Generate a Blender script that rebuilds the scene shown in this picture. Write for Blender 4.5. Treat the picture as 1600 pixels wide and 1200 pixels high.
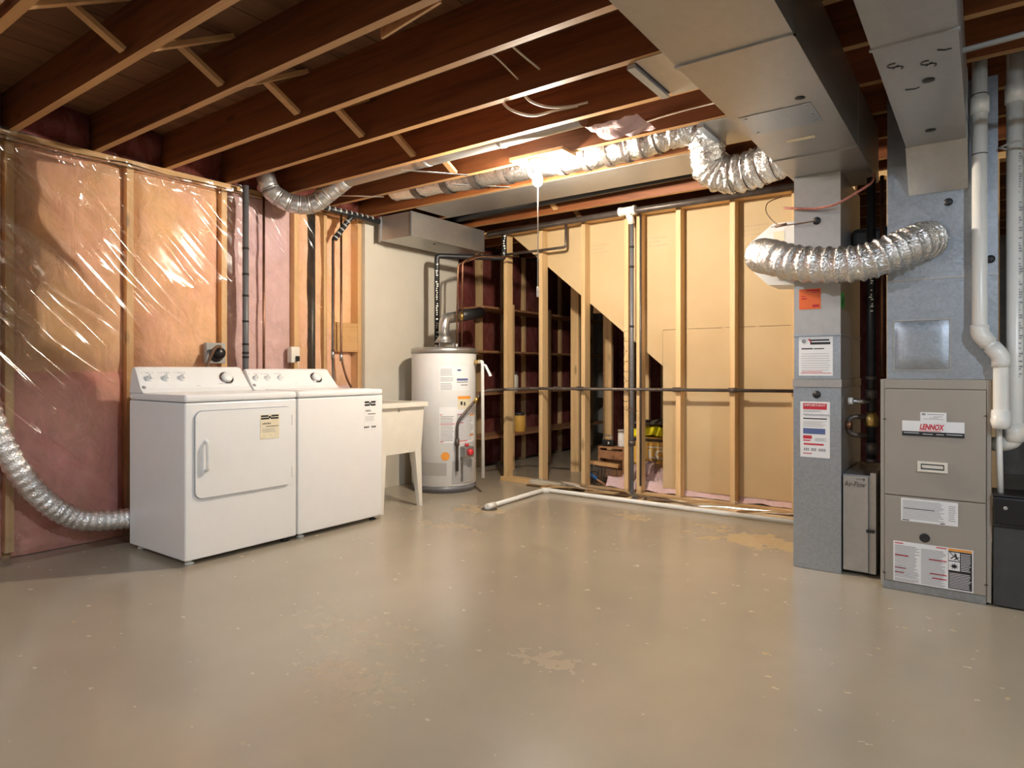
import bpy, bmesh, math, random
from mathutils import Vector, Matrix, noise
random.seed(7)
for o in list(bpy.data.objects): bpy.data.objects.remove(o)
scene = bpy.context.scene
COL = scene.collection
R = math.radians
PI = math.pi

# ------------------------------------------------------------------ camera, world, exposure
cam_d = bpy.data.cameras.new('camera'); cam = bpy.data.objects.new('camera', cam_d); COL.objects.link(cam)
cam.location = (0, 0, 1.035); cam.rotation_euler = (R(90), 0, R(36))
cam_d.sensor_width = 36; cam_d.lens = 36*1018/1600; cam_d.shift_y = -23/1600; cam_d.clip_start = .03
scene.camera = cam
world = bpy.data.worlds.new('world'); scene.world = world; world.use_nodes = True
world.node_tree.nodes['Background'].inputs[0].default_value = (.6, .7, .9, 1)
world.node_tree.nodes['Background'].inputs[1].default_value = .05
vs = scene.view_settings
vs.view_transform = 'Standard'; vs.look = 'None'; vs.gamma = 1; vs.use_curve_mapping = False
vs.exposure = 2.42
BULB_A = 600.0      # emission strength of the bare bulb in view (warm)
BULB_B = 620.0     # bare bulb overhead, furnace side (cool)
FILL_BULB_C = 330.0     # added fill bulb, unseen behind the camera, laundry side (cool)

# ------------------------------------------------------------------ materials
MATS = {}
def new_mat(name):
    m = bpy.data.materials.new(name); m.use_nodes = True
    nt = m.node_tree; b = nt.nodes['Principled BSDF']
    MATS[name] = m
    return m, nt, b
def texco(nt, kind='Object', scale=(1, 1, 1), rot=(0, 0, 0)):
    t = nt.nodes.new('ShaderNodeTexCoord'); mp = nt.nodes.new('ShaderNodeMapping')
    mp.inputs['Scale'].default_value = scale; mp.inputs['Rotation'].default_value = rot
    nt.links.new(t.outputs[kind], mp.inputs['Vector']); return mp.outputs[0]
def noise_n(nt, vec, scale=5, detail=4, rough=.55, dist=0):
    n = nt.nodes.new('ShaderNodeTexNoise'); n.inputs['Scale'].default_value = scale
    n.inputs['Detail'].default_value = detail; n.inputs['Roughness'].default_value = rough
    n.inputs['Distortion'].default_value = dist
    nt.links.new(vec, n.inputs['Vector']); return n.outputs['Fac']
def ramp(nt, fac, stops):
    r = nt.nodes.new('ShaderNodeValToRGB'); e = r.color_ramp.elements
    while len(e) < len(stops): e.new(.5)
    for el, (p, c) in zip(e, stops):
        el.position = p; el.color = (c[0], c[1], c[2], 1)
    nt.links.new(fac, r.inputs[0]); return r.outputs[0]
def mixc(nt, fac, a, b, mode='MIX'):
    m = nt.nodes.new('ShaderNodeMix'); m.data_type = 'RGBA'; m.blend_type = mode
    for inp, v in ((m.inputs[0], fac), (m.inputs[6], a), (m.inputs[7], b)):
        if isinstance(v, (int, float)): inp.default_value = v
        elif isinstance(v, tuple): inp.default_value = (*v[:3], 1)
        else: nt.links.new(v, inp)
    return m.outputs[2]
def math_n(nt, op, a, b=0.0, clamp=False):
    m = nt.nodes.new('ShaderNodeMath'); m.operation = op; m.use_clamp = clamp
    for inp, v in ((m.inputs[0], a), (m.inputs[1], b)):
        if isinstance(v, (int, float)): inp.default_value = v
        else: nt.links.new(v, inp)
    return m.outputs[0]
def bump(nt, b, h, strength=.3, dist=.01):
    n = nt.nodes.new('ShaderNodeBump'); n.inputs['Strength'].default_value = strength; n.inputs['Distance'].default_value = dist
    nt.links.new(h, n.inputs['Height']); nt.links.new(n.outputs[0], b.inputs['Normal']); return n
def flat(name, col, rough=.5, metal=0, spec=.5, var=.06, scale=12, bmp=0, emit=None):
    m, nt, b = new_mat(name)
    v = texco(nt); f = noise_n(nt, v, scale, 4)
    lo = tuple(max(0, c*(1-var)) for c in col); hi = tuple(min(1, c*(1+var)) for c in col)
    nt.links.new(ramp(nt, f, [(.3, lo), (.7, hi)]), b.inputs['Base Color'])
    b.inputs['Roughness'].default_value = rough; b.inputs['Metallic'].default_value = metal
    b.inputs['Specular IOR Level'].default_value = spec
    if bmp: bump(nt, b, f, bmp)
    return m
def wood(name, dark, light, axis='Z', rough=.6, scale=1.0, knots=True):
    m, nt, b = new_mat(name)
    s = {'X': (1.2, 22, 22), 'Y': (22, 1.2, 22), 'Z': (22, 22, 1.2)}[axis]
    v = texco(nt, 'Object', tuple(k*scale for k in s))
    oi = nt.nodes.new('ShaderNodeObjectInfo')
    add = nt.nodes.new('ShaderNodeVectorMath'); add.operation = 'ADD'
    sc = nt.nodes.new('ShaderNodeVectorMath'); sc.operation = 'SCALE'; sc.inputs['Scale'].default_value = 40
    cmb = nt.nodes.new('ShaderNodeCombineXYZ')
    for k in range(3): nt.links.new(oi.outputs['Random'], cmb.inputs[k])
    nt.links.new(cmb.outputs[0], sc.inputs[0]); nt.links.new(v, add.inputs[0]); nt.links.new(sc.outputs[0], add.inputs[1])
    f = noise_n(nt, add.outputs[0], 1.0, 5, .6, .6)
    c = ramp(nt, f, [(.28, dark), (.5, tuple((a+2*c_)/3 for a, c_ in zip(dark, light))), (.75, light)])
    val = math_n(nt, 'MULTIPLY_ADD', oi.outputs['Random'], .3); nt.nodes[-1].inputs[2].default_value = .85
    hs = nt.nodes.new('ShaderNodeHueSaturation'); nt.links.new(c, hs.inputs['Color']); nt.links.new(val, hs.inputs['Value'])
    c = hs.outputs[0]
    if knots:
        s2 = {'X': (2.2, 7, 7), 'Y': (7, 2.2, 7), 'Z': (7, 7, 2.2)}[axis]
        v2 = texco(nt, 'Object', s2)
        add2 = nt.nodes.new('ShaderNodeVectorMath'); add2.operation = 'ADD'; nt.links.new(v2, add2.inputs[0]); nt.links.new(sc.outputs[0], add2.inputs[1])
        vo = nt.nodes.new('ShaderNodeTexVoronoi'); vo.inputs['Scale'].default_value = .9; nt.links.new(add2.outputs[0], vo.inputs['Vector'])
        k = ramp(nt, vo.outputs['Distance'], [(.05, (1, 1, 1)), (.13, (0, 0, 0))])
        c = mixc(nt, math_n(nt, 'MULTIPLY', k, .7), c, tuple(d*.45 for d in dark))
    nt.links.new(c, b.inputs['Base Color']); b.inputs['Roughness'].default_value = rough
    bump(nt, b, f, .15, .004)
    return m
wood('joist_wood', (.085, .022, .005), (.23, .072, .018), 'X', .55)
wood('joist_lit_wood', (.34, .16, .055), (.52, .29, .11), 'X', .55)
wood('bridging_wood', (.36, .19, .075), (.54, .32, .14), 'Y', .6, knots=False)
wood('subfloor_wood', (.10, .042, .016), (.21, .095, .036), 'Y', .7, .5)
wood('pine_upright', (.52, .325, .14), (.72, .50, .26), 'Z', .55)
wood('pine_plate', (.55, .33, .13), (.75, .50, .24), 'X', .55)
wood('pine_plate_y', (.55, .33, .13), (.75, .50, .24), 'Y', .55)
wood('old_shelf_wood', (.20, .09, .04), (.34, .17, .08), 'Y', .6)
flat('white_enamel', (.83, .83, .82), .22, var=.012, spec=.5)
flat('white_plastic', (.80, .80, .78), .35, var=.015)
flat('cream_plastic', (.80, .76, .665), .45, var=.03)
flat('heater_white', (.80, .80, .79), .28, var=.015)
flat('pvc_white', (.84, .82, .76), .32, var=.02)
flat('black_plastic', (.012, .012, .014), .35, var=.2)
flat('abs_black', (.016, .016, .018), .4, var=.3)
flat('iron_pipe', (.10, .078, .066), .4, .4, var=.3)
flat('copper_pipe', (.26, .13, .075), .35, .9, var=.25)
flat('standpipe_grey', (.14, .14, .15), .4, var=.1)
flat('brass', (.58, .40, .14), .3, 1, var=.2)
flat('steel', (.55, .55, .55), .3, 1, var=.15)
flat('chrome', (.75, .75, .76), .12, 1, var=.05)
flat('furnace_paint', (.36, .325, .28), .38, var=.025, scale=3)
flat('dark_grey_paint', (.055, .058, .06), .4, var=.15)
flat('beige_drywall', (.60, .555, .465), .8, var=.03, scale=4, bmp=.05)
flat('concrete', (.32, .31, .29), .85, var=.12, bmp=.2)
flat('paper_white', (.86, .86, .86), .5, var=.01)
flat('paper_cream', (.80, .72, .52), .55, var=.06, scale=40)
flat('orange_sticker', (.95, .20, .06), .5, var=.03)
flat('green_sticker', (.05, .55, .10), .5, var=.03)
flat('print_black', (.02, .02, .022), .5, var=.02)
flat('print_grey', (.30, .30, .32), .5, var=.02)
flat('stamp_brown', (.45, .33, .20), .6, var=.1)
flat('print_red', (.62, .03, .05), .5, var=.02)
flat('print_orange', (.90, .36, .05), .5, var=.02)
flat('print_blue', (.10, .14, .32), .5, var=.02)
flat('grey_tape', (.40, .39, .37), .45, var=.05)
flat('red_plastic', (.65, .04, .05), .35, var=.05)
flat('yellow_plastic', (.88, .78, .03), .35, var=.15)
flat('blue_plastic', (.03, .13, .35), .4, var=.1)
flat('carton_yellow', (.80, .46, .09), .6, var=.06)
flat('white_print', (.88, .84, .74), .5, var=.02)
flat('cable_white', (.72, .62, .50), .5, var=.05)
flat('cable_brown', (.16, .09, .05), .5, var=.2)
flat('cable_red', (.45, .16, .12), .5, var=.3, scale=90)
flat('heater_skirt', (.20, .20, .22), .4, .2, var=.1)
flat('rubber', (.02, .02, .02), .7, var=.2)
flat('cloth_dark', (.10, .085, .07), .8, var=.3, bmp=.3)
flat('porcelain', (.85, .83, .78), .3, var=.02)
def fibre_board():
    m, nt, b = new_mat('fibre_board')
    v = texco(nt, 'Object', (1, 1, 1)); f = noise_n(nt, v, 1.6, 5, .6)
    c = ramp(nt, f, [(.3, (.50, .36, .19)), (.7, (.57, .425, .245))])
    f2 = noise_n(nt, texco(nt, 'Object', (3, 3, 60)), 3, 3)
    c = mixc(nt, math_n(nt, 'MULTIPLY', f2, .12), c, (.55, .37, .16))
    nt.links.new(c, b.inputs['Base Color']); b.inputs['Roughness'].default_value = .7
fibre_board()
def galvanised(name, col, rough=.36, spangle=26, metal=.85, sv=.16):
    m, nt, b = new_mat(name)
    v = texco(nt); vo = nt.nodes.new('ShaderNodeTexVoronoi'); vo.inputs['Scale'].default_value = spangle
    nt.links.new(v, vo.inputs['Vector'])
    bw = nt.nodes.new('ShaderNodeRGBToBW'); nt.links.new(vo.outputs['Color'], bw.inputs[0])
    f = noise_n(nt, texco(nt), 3.5, 5, .6)
    c = ramp(nt, bw.outputs[0], [(.1, tuple(k*(1-sv) for k in col)), (.9, tuple(min(1, k*(1+sv*.7)) for k in col))])
    c = mixc(nt, math_n(nt, 'MULTIPLY', f, .35), c, tuple(k*.7 for k in col))
    nt.links.new(c, b.inputs['Base Color']); b.inputs['Metallic'].default_value = metal
    nt.links.new(ramp(nt, bw.outputs[0], [(0, (rough-sv*.4,)*3), (1, (rough+sv*.6,)*3)]), b.inputs['Roughness'])
    bump(nt, b, noise_n(nt, texco(nt), 2.2, 2), .12, .03)
galvanised('galvanised', (.43, .475, .53), spangle=95, sv=.11)
galvanised('galvanised_dull', (.50, .49, .475), .40, 40, sv=.05)
galvanised('round_duct_metal', (.62, .62, .61), .30, 40, sv=.03)
def foil():
    m, nt, b = new_mat('foil')
    f = noise_n(nt, texco(nt), 60, 3, .6, 1.2)
    b.inputs['Base Color'].default_value = (.84, .84, .83, 1); b.inputs['Metallic'].default_value = 1
    b.inputs['Roughness'].default_value = .24
    bump(nt, b, f, .7, .012)
foil()
def insulation(name, pink, orange):
    m, nt, b = new_mat(name)
    f = noise_n(nt, texco(nt), 2.3, 6, .62, .5)
    f2 = noise_n(nt, texco(nt, 'Object', (1, 1, .6)), 9, 6, .65, .8)
    c = ramp(nt, f, [(.34, pink), (.62, orange)])
    c = mixc(nt, ramp(nt, f2, [(.45, (0, 0, 0)), (.75, (.65, .65, .65))]), c, tuple(min(1, k*1.25+.06) for k in pink))
    c = mixc(nt, ramp(nt, noise_n(nt, texco(nt), 5, 5, .7, 1.5), [(.5, (0, 0, 0)), (.8, (.5, .5, .5))]), c, tuple(k*.62 for k in orange))
    nt.links.new(c, b.inputs['Base Color']); b.inputs['Roughness'].default_value = .95; b.inputs['Specular IOR Level'].default_value = .1
    bump(nt, b, f2, .6, .03)
insulation('insulation_orange', (.84, .50, .36), (.86, .58, .32))
insulation('insulation_pink', (.62, .45, .47), (.65, .46, .43))
insulation('insulation_rose', (.74, .34, .31), (.78, .43, .32))
insulation('insulation_shaded', (.17, .04, .035), (.13, .035, .025))  # pink insulation darkened, the shade of storage space and joist ends in its colour
def poly():
    m, nt, b = new_mat('poly_sheet')
    for n in list(nt.nodes):
        if n.type == 'BSDF_PRINCIPLED': nt.nodes.remove(n)
    out = [n for n in nt.nodes if n.type == 'OUTPUT_MATERIAL'][0]
    tr = nt.nodes.new('ShaderNodeBsdfTransparent'); tr.inputs[0].default_value = (.97, .965, .96, 1)
    gl = nt.nodes.new('ShaderNodeBsdfGlossy'); gl.inputs['Roughness'].default_value = .13; gl.inputs['Color'].default_value = (1, .98, .95, 1)
    # taut diagonal creases, running down towards +Y, stronger in patches
    def crease(ang, along, across, pw, dist):
        mp = nt.nodes.new('ShaderNodeMapping'); mp.inputs['Scale'].default_value = (1, along, across)
        nt.links.new(texco(nt, 'Object', (1, 1, 1), (R(ang), 0, 0)), mp.inputs['Vector'])
        n = noise_n(nt, mp.outputs[0], 1.0, 1.5, .5, dist)
        a = math_n(nt, 'SUBTRACT', 1, math_n(nt, 'ABSOLUTE', math_n(nt, 'MULTIPLY', math_n(nt, 'SUBTRACT', n, .5), 4), 0), True)
        return math_n(nt, 'POWER', a, pw)
    f = math_n(nt, 'ADD', crease(47, .7, 9, 6, .1), math_n(nt, 'MULTIPLY', crease(35, .9, 4, 9, .2), 1.0))
    f3 = noise_n(nt, texco(nt, 'Object', (1, 1, 1)), 5, 2, .5)
    patch = ramp(nt, noise_n(nt, texco(nt, 'Object', (1, 1, 1)), 1.6, 2), [(.36, (.25,)*3), (.56, (1, 1, 1))])
    h = math_n(nt, 'ADD', math_n(nt, 'MULTIPLY', f, patch), math_n(nt, 'MULTIPLY', f3, .5))
    bp = nt.nodes.new('ShaderNodeBump'); bp.inputs['Strength'].default_value = 1.0; bp.inputs['Distance'].default_value = .009
    nt.links.new(h, bp.inputs['Height']); nt.links.new(bp.outputs[0], gl.inputs['Normal'])
    fr = nt.nodes.new('ShaderNodeFresnel'); fr.inputs[0].default_value = 1.45
    fac = math_n(nt, 'MULTIPLY_ADD', fr.outputs[0], 1.2, True); nt.nodes[-1].inputs[2].default_value = .02
    mx = nt.nodes.new('ShaderNodeMixShader'); nt.links.new(fac, mx.inputs[0]); nt.links.new(tr.outputs[0], mx.inputs[1]); nt.links.new(gl.outputs[0], mx.inputs[2])
    nt.links.new(mx.outputs[0], out.inputs[0])
poly()
def floor_mat():
    m, nt, b = new_mat('painted_concrete')
    v = texco(nt)
    f = noise_n(nt, v, 1.1, 5, .55); f2 = noise_n(nt, v, 7, 5, .6)
    c = ramp(nt, f, [(.3, (.365, .31, .235)), (.7, (.44, .38, .285))])
    c = mixc(nt, ramp(nt, f2, [(.4, (0, 0, 0)), (.8, (.10,)*3)]), c, (.32, .28, .225))
    # worn-through paint: scattered chips, plus the larger worn patches
    chips = ramp(nt, noise_n(nt, texco(nt, 'Object', (1, 1.3, 1)), 13, 3, .55), [(.69, (0, 0, 0)), (.72, (1, 1, 1))])
    sep = nt.nodes.new('ShaderNodeSeparateXYZ'); nt.links.new(v, sep.inputs[0])
    def blob(x, y, rx, ry, amp=.55, ns=6):
        dx = math_n(nt, 'DIVIDE', math_n(nt, 'SUBTRACT', sep.outputs[0], x), rx)
        dy = math_n(nt, 'DIVIDE', math_n(nt, 'SUBTRACT', sep.outputs[1], y), ry)
        d = math_n(nt, 'SQRT', math_n(nt, 'ADD', math_n(nt, 'MULTIPLY', dx, dx), math_n(nt, 'MULTIPLY', dy, dy)))
        n = noise_n(nt, v, ns, 2.5, .6)
        d = math_n(nt, 'ADD', d, math_n(nt, 'MULTIPLY', math_n(nt, 'SUBTRACT', n, .5), amp*6))
        return ramp(nt, d, [(.72, (1, 1, 1)), (.84, (0, 0, 0))])
    w = chips
    zone = blob(-.25, 2.75, 1.3, .95, .2, 2)
    w = math_n(nt, 'MULTIPLY', w, math_n(nt, 'MULTIPLY_ADD', zone, .7)); nt.nodes[-1].inputs[2].default_value = .15
    for (k, *a) in ((.9, -1.12, 4.05, .34, .17, .5, 8), (.55, -3.02, 3.74, .24, .15, .5, 7), (.6, -2.0, 4.2, .14, .08, .6, 11), (.6, -1.45, 4.25, .1, .06, .6, 11), (.16, -1.72, 1.45, .22, .10, .9, 18), (.2, -1.25, 1.95, .12, .06, .9, 20), (.3, -2.9, 3.25, .2, .1, .7, 9), (.14, -2.0, 1.75, .3, .12, .9, 18)):
        w = math_n(nt, 'MAXIMUM', w, math_n(nt, 'MULTIPLY', blob(*a), k))
    wc = ramp(nt, noise_n(nt, v, 25, 3), [(.3, (.50, .35, .16)), (.7, (.62, .45, .22))])
    c = mixc(nt, math_n(nt, 'MULTIPLY', w, .75), c, wc)
    nt.links.new(c, b.inputs['Base Color'])
    r = ramp(nt, f2, [(.3, (.19,)*3), (.75, (.25,)*3)])
    r = mixc(nt, w, r, (.6, .6, .6))
    nt.links.new(r, b.inputs['Roughness']); b.inputs['Specular IOR Level'].default_value = .7
    bump(nt, b, noise_n(nt, v, 30, 3), .04, .01)
floor_mat()
def emitter(name, col, strength):
    m, nt, b = new_mat(name)
    b.inputs['Base Color'].default_value = (.9, .9, .9, 1)
    b.inputs['Emission Color'].default_value = (*col, 1); b.inputs['Emission Strength'].default_value = strength
emitter('bulb_glass_warm', (1, .90, .76), BULB_A)
emitter('bulb_glass_cool', (.74, .87, 1.0), BULB_B)
emitter('fill_bulb_glass', (.84, .91, 1.0), FILL_BULB_C)

# ------------------------------------------------------------------ mesh helpers
class MB:
    def __init__(s): s.bm = bmesh.new(); s.smooth = False
    def box(s, lo, hi, bev=0, seg=2, M=None):
        r = bmesh.ops.create_cube(s.bm, size=1)['verts']
        c = [(a+b)/2 for a, b in zip(lo, hi)]; d = [b-a for a, b in zip(lo, hi)]
        for v in r: v.co = Vector((c[0]+v.co.x*d[0], c[1]+v.co.y*d[1], c[2]+v.co.z*d[2]))
        if bev:
            ed = list({e for v in r for e in v.link_edges})
            rr = bmesh.ops.bevel(s.bm, geom=ed, offset=bev, segments=seg, affect='EDGES', profile=.5)
            r = list(set(rr['verts']) | {v for v in r if v.is_valid})
        if M is not None:
            for v in r: v.co = M @ v.co
        return s
    def bar(s, a, b, w, h, up=(0, 0, 1)):
        a, b = Vector(a), Vector(b); d = b-a; L = d.length; z = d.normalized(); u = Vector(up)
        if abs(z.dot(u)) > .99: u = Vector((1, 0, 0))
        x = z.cross(u).normalized(); y = x.cross(z)
        M = Matrix((x, y, z)).transposed().to_4x4(); M.translation = (a+b)/2
        return s.box((-w/2, -h/2, -L/2), (w/2, h/2, L/2), M=M)
    def prism(s, pts, axis, a, b):
        """pts: 2D outline in the two other axes (in x,y,z order); extruded along axis from a to b"""
        def P(p, t):
            q = list(p); q.insert(axis, t); return Vector(q)
        A = [s.bm.verts.new(P(p, a)) for p in pts]; B = [s.bm.verts.new(P(p, b)) for p in pts]
        n = len(pts)
        s.bm.faces.new(A); s.bm.faces.new(B[::-1])
        for i in range(n): s.bm.faces.new((A[i], B[i], B[(i+1) % n], A[(i+1) % n]))
        bmesh.ops.recalc_face_normals(s.bm, faces=s.bm.faces); return s
    def tube(s, pts, r, seg=12, cap=True, jitter=0, inner=0):
        pts = [Vector(p) for p in pts]; n = len(pts)
        rad = r if callable(r) else (lambda i, t: r)
        T = []
        for i in range(n):
            t = pts[min(i+1, n-1)]-pts[max(i-1, 0)]; T.append(t.normalized())
        u = Vector((0, 0, 1)) if abs(T[0].z) < .9 else Vector((1, 0, 0))
        N = (u-T[0]*u.dot(T[0])).normalized(); rings = []
        for i in range(n):
            N = (N-T[i]*N.dot(T[i])).normalized(); Bn = T[i].cross(N); rr = rad(i, i/(n-1)); ring = []
            for k in range(seg):
                a = 2*PI*k/seg; q = rr*(1+(random.uniform(-jitter, jitter) if jitter else 0))
                ring.append(s.bm.verts.new(pts[i]+N*math.cos(a)*q+Bn*math.sin(a)*q))
            rings.append(ring)
        for i in range(n-1):
            for k in range(seg):
                f = s.bm.faces.new((rings[i][k], rings[i][(k+1) % seg], rings[i+1][(k+1) % seg], rings[i+1][k])); f.smooth = True
        if cap: s.bm.faces.new(rings[0][::-1]); s.bm.faces.new(rings[-1])
        return s
    def cyl(s, a, b, r, seg=16, r2=None):
        r2 = r if r2 is None else r2
        return s.tube([a, b], lambda i, t: r+(r2-r)*t, seg)
    def lathe(s, prof, c, axis=(0, 0, 1), seg=32):
        ax = Vector(axis).normalized(); u = Vector((1, 0, 0)) if abs(ax.x) < .9 else Vector((0, 1, 0))
        u = (u-ax*u.dot(ax)).normalized(); w = ax.cross(u); c = Vector(c); rings = []
        for (r, h) in prof:
            rings.append([s.bm.verts.new(c+ax*h+(u*math.cos(2*PI*k/seg)+w*math.sin(2*PI*k/seg))*max(r, 1e-4)) for k in range(seg)])
        for i in range(len(prof)-1):
            for k in range(seg):
                f = s.bm.faces.new((rings[i][k], rings[i][(k+1) % seg], rings[i+1][(k+1) % seg], rings[i+1][k])); f.smooth = True
        s.bm.faces.new(rings[0][::-1]); s.bm.faces.new(rings[-1]); return s
    def quad(s, a, b, c, d):
        s.bm.faces.new([s.bm.verts.new(Vector(p)) for p in (a, b, c, d)]); return s
    def grid(s, fn, nu, nv, smooth=True):
        V = [[s.bm.verts.new(Vector(fn(i/nu, j/nv))) for j in range(nv+1)] for i in range(nu+1)]
        for i in range(nu):
            for j in range(nv):
                f = s.bm.faces.new((V[i][j], V[i+1][j], V[i+1][j+1], V[i][j+1])); f.smooth = smooth
        return s
    def build(s, name, mat, parent=None, label=None):
        o0 = ORG.get(parent.name, Vector()) if parent else Vector()
        for v in s.bm.verts: v.co -= o0
        me = bpy.data.meshes.new(name); s.bm.normal_update(); s.bm.to_mesh(me); s.bm.free()
        me.materials.append(MATS[mat]); o = bpy.data.objects.new(name, me); COL.objects.link(o)
        if parent: o.parent = parent; ORG[o.name] = o0
        if label: o['label'] = label
        return o
ORG = {}
def tag(o, label, cat, group=None):
    o['label'] = label; o['category'] = cat
    if group: o['group'] = group
    return o
def thing(name, label, cat, loc=(0, 0, 0), group=None):
    o = bpy.data.objects.new(name, None); o.empty_display_size = .1; COL.objects.link(o); o.location = loc
    ORG[o.name] = Vector(loc); return tag(o, label, cat, group)
def struct(o): o['kind'] = 'structure'; return o
def box(name, mat, lo, hi, parent=None, bev=0, label=None, seg=2): return MB().box(lo, hi, bev, seg).build(name, mat, parent, label)
def spline(pts, n=10):
    P = [Vector(p) for p in pts]; P = [P[0]*2-P[1]]+P+[P[-1]*2-P[-2]]; out = []
    for i in range(1, len(P)-2):
        for k in range(n):
            t = k/n; a, b, c, d = P[i-1:i+3]
            out.append(.5*((2*b)+(c-a)*t+(2*a-5*b+4*c-d)*t*t+(3*b-a-3*c+d)*t**3))
    out.append(P[-2]); return out
def bend(pts, r=.05, n=5):
    """polyline with rounded corners"""
    P = [Vector(p) for p in pts]; out = [P[0]]
    for i in range(1, len(P)-1):
        a = (P[i-1]-P[i]); b = (P[i+1]-P[i]); q = min(r, a.length*.45, b.length*.45)
        A = P[i]+a.normalized()*q; B = P[i]+b.normalized()*q
        for k in range(n+1):
            t = k/n; out.append(A*(1-t)**2+P[i]*2*t*(1-t)+B*t*t)
    out.append(P[-1]); return out
def text_tris(txt, shear=0, bold=0):
    cu = bpy.data.curves.new('t', 'FONT'); cu.body = txt; cu.shear = shear; cu.offset = bold
    cu.resolution_u = 3
    ob = bpy.data.objects.new('t', cu); COL.objects.link(ob)
    dg = bpy.context.evaluated_depsgraph_get(); me = ob.evaluated_get(dg).to_mesh()
    V = [tuple(v.co) for v in me.vertices]; Fc = [tuple(p.vertices) for p in me.polygons]
    ob.evaluated_get(dg).to_mesh_clear(); bpy.data.objects.remove(ob); bpy.data.curves.remove(cu)
    return V, Fc
class Deck:
    """flat print on a surface: O lower-left corner, U right, V up, N outward"""
    def __init__(s, O, U, V, N, w, h): s.O, s.U, s.V, s.N, s.w, s.h = Vector(O), Vector(U).normalized(), Vector(V).normalized(), Vector(N).normalized(), w, h
    def p(s, u, v, n=0): return s.O+s.U*u*s.w+s.V*v*s.h+s.N*n
    def sheet(s, name, mat, parent, label=None, t=.0012):
        m = MB(); pts = [s.p(0, 0), s.p(1, 0), s.p(1, 1), s.p(0, 1)]
        A = [m.bm.verts.new(p+s.N*.0004) for p in pts]; B = [m.bm.verts.new(p+s.N*t) for p in pts]
        m.bm.faces.new(A[::-1]); m.bm.faces.new(B)
        for i in range(4): m.bm.faces.new((A[i], A[(i+1) % 4], B[(i+1) % 4], B[i]))
        return m.build(name, mat, parent, label)
    def rects(s, name, mat, parent, L, n=.0018, label=None):
        m = MB()
        for (u0, v0, u1, v1) in L: m.quad(s.p(u0, v0, n), s.p(u1, v0, n), s.p(u1, v1, n), s.p(u0, v1, n))
        o = m.build(name, mat, parent, label)
        if len(L) > 1: o['kind'] = 'stuff'
        return o
    def text(s, name, mat, parent, txt, u0, v0, u1, v1, n=.002, shear=0, bold=0):
        V, Fc = text_tris(txt, shear, bold)
        xs = [v[0] for v in V]; ys = [v[1] for v in V]; x0, x1, y0, y1 = min(xs), max(xs), min(ys), max(ys)
        m = MB(); W = [m.bm.verts.new(s.p(u0+(v[0]-x0)/(x1-x0)*(u1-u0), v0+(v[1]-y0)/(y1-y0)*(v1-v0), n)) for v in V]
        for f in Fc:
            try: m.bm.faces.new([W[i] for i in f])
            except ValueError: pass
        return m.build(name, mat, parent)
def lines(u0, u1, v0, v1, n, fill=.45, ragged=.25):
    out = []; d = (v1-v0)/n
    for i in range(n): out.append((u0, v0+i*d, u1-(u1-u0)*random.random()*ragged, v0+i*d+d*fill))
    return out

# ================================================================== STRUCTURE
ZJ = 2.33; ZS = 2.565
floor = struct(MB().box((-4.6, -2.6, -.1), (2.7, 8.3, 0)).build('floor', 'painted_concrete'))
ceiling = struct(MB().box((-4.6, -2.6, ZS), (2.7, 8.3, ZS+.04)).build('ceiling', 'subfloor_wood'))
wl = struct(MB().box((-4.6, -2.6, 0), (-4.42, 8.3, ZS)).build('wall_left', 'concrete'))
wr = struct(MB().box((2.5, -2.6, 0), (2.7, 8.3, ZS)).build('wall_right', 'beige_drywall'))
wb = struct(MB().box((-4.42, -2.6, 0), (2.5, -2.45, ZS)).build('wall_rear', 'beige_drywall'))
wf = struct(MB().box((-4.42, 8.1, 0), (2.5, 8.3, ZS)).build('wall_far', 'concrete'))

# joists (children of the ceiling), sharing one mesh
JY = [1.27+.4145*k for k in range(-9, 17)]
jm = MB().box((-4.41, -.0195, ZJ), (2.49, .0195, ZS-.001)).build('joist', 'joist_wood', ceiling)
jm.data.materials.append(MATS['joist_lit_wood'])      # bottom faces coloured paler than the sides, lamplight put into the wood colour
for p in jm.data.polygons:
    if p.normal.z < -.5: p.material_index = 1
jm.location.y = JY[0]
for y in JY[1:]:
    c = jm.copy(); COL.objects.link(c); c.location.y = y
bm_ = MB().bar((0, .02, ZS-.02), (0, .375, ZJ+.02), .02, .042, (1, 0, 0)).build('bridging_strip', 'bridging_wood', ceiling)
bn_ = MB().bar((0, .02, ZJ+.02), (0, .375, ZS-.02), .02, .042, (1, 0, 0)).build('bridging_strip', 'bridging_wood', ceiling)
bm_.location = (-2.86, JY[0], 0); bn_.location = (-2.78, JY[0], 0)
for k, y in enumerate(JY[1:-1]):
    for s_, x in ((bm_, -2.86), (bn_, -2.785)):
        c = s_.copy(); COL.objects.link(c); c.location = (x+random.uniform(-.02, .02), y, 0)
# subfloor boards seen between the joists
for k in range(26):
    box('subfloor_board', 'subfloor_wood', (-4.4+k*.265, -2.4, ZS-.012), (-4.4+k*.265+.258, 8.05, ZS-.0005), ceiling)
MB().bar((-1.93, 1.78, ZJ+.03), (-1.60, 1.76, ZJ+.055), .012, .04).build('lath_offcut', 'bridging_wood', ceiling)
# insulation stuffed into the joist ends over the left wall
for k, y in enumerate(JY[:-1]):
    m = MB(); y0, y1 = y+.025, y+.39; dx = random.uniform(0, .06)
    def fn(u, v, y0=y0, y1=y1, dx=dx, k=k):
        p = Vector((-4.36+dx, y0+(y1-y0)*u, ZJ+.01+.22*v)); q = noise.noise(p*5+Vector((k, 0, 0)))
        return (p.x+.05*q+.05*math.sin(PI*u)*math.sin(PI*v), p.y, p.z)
    m.grid(fn, 8, 6).build('rim_insulation', 'insulation_shaded', ceiling)

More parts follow.
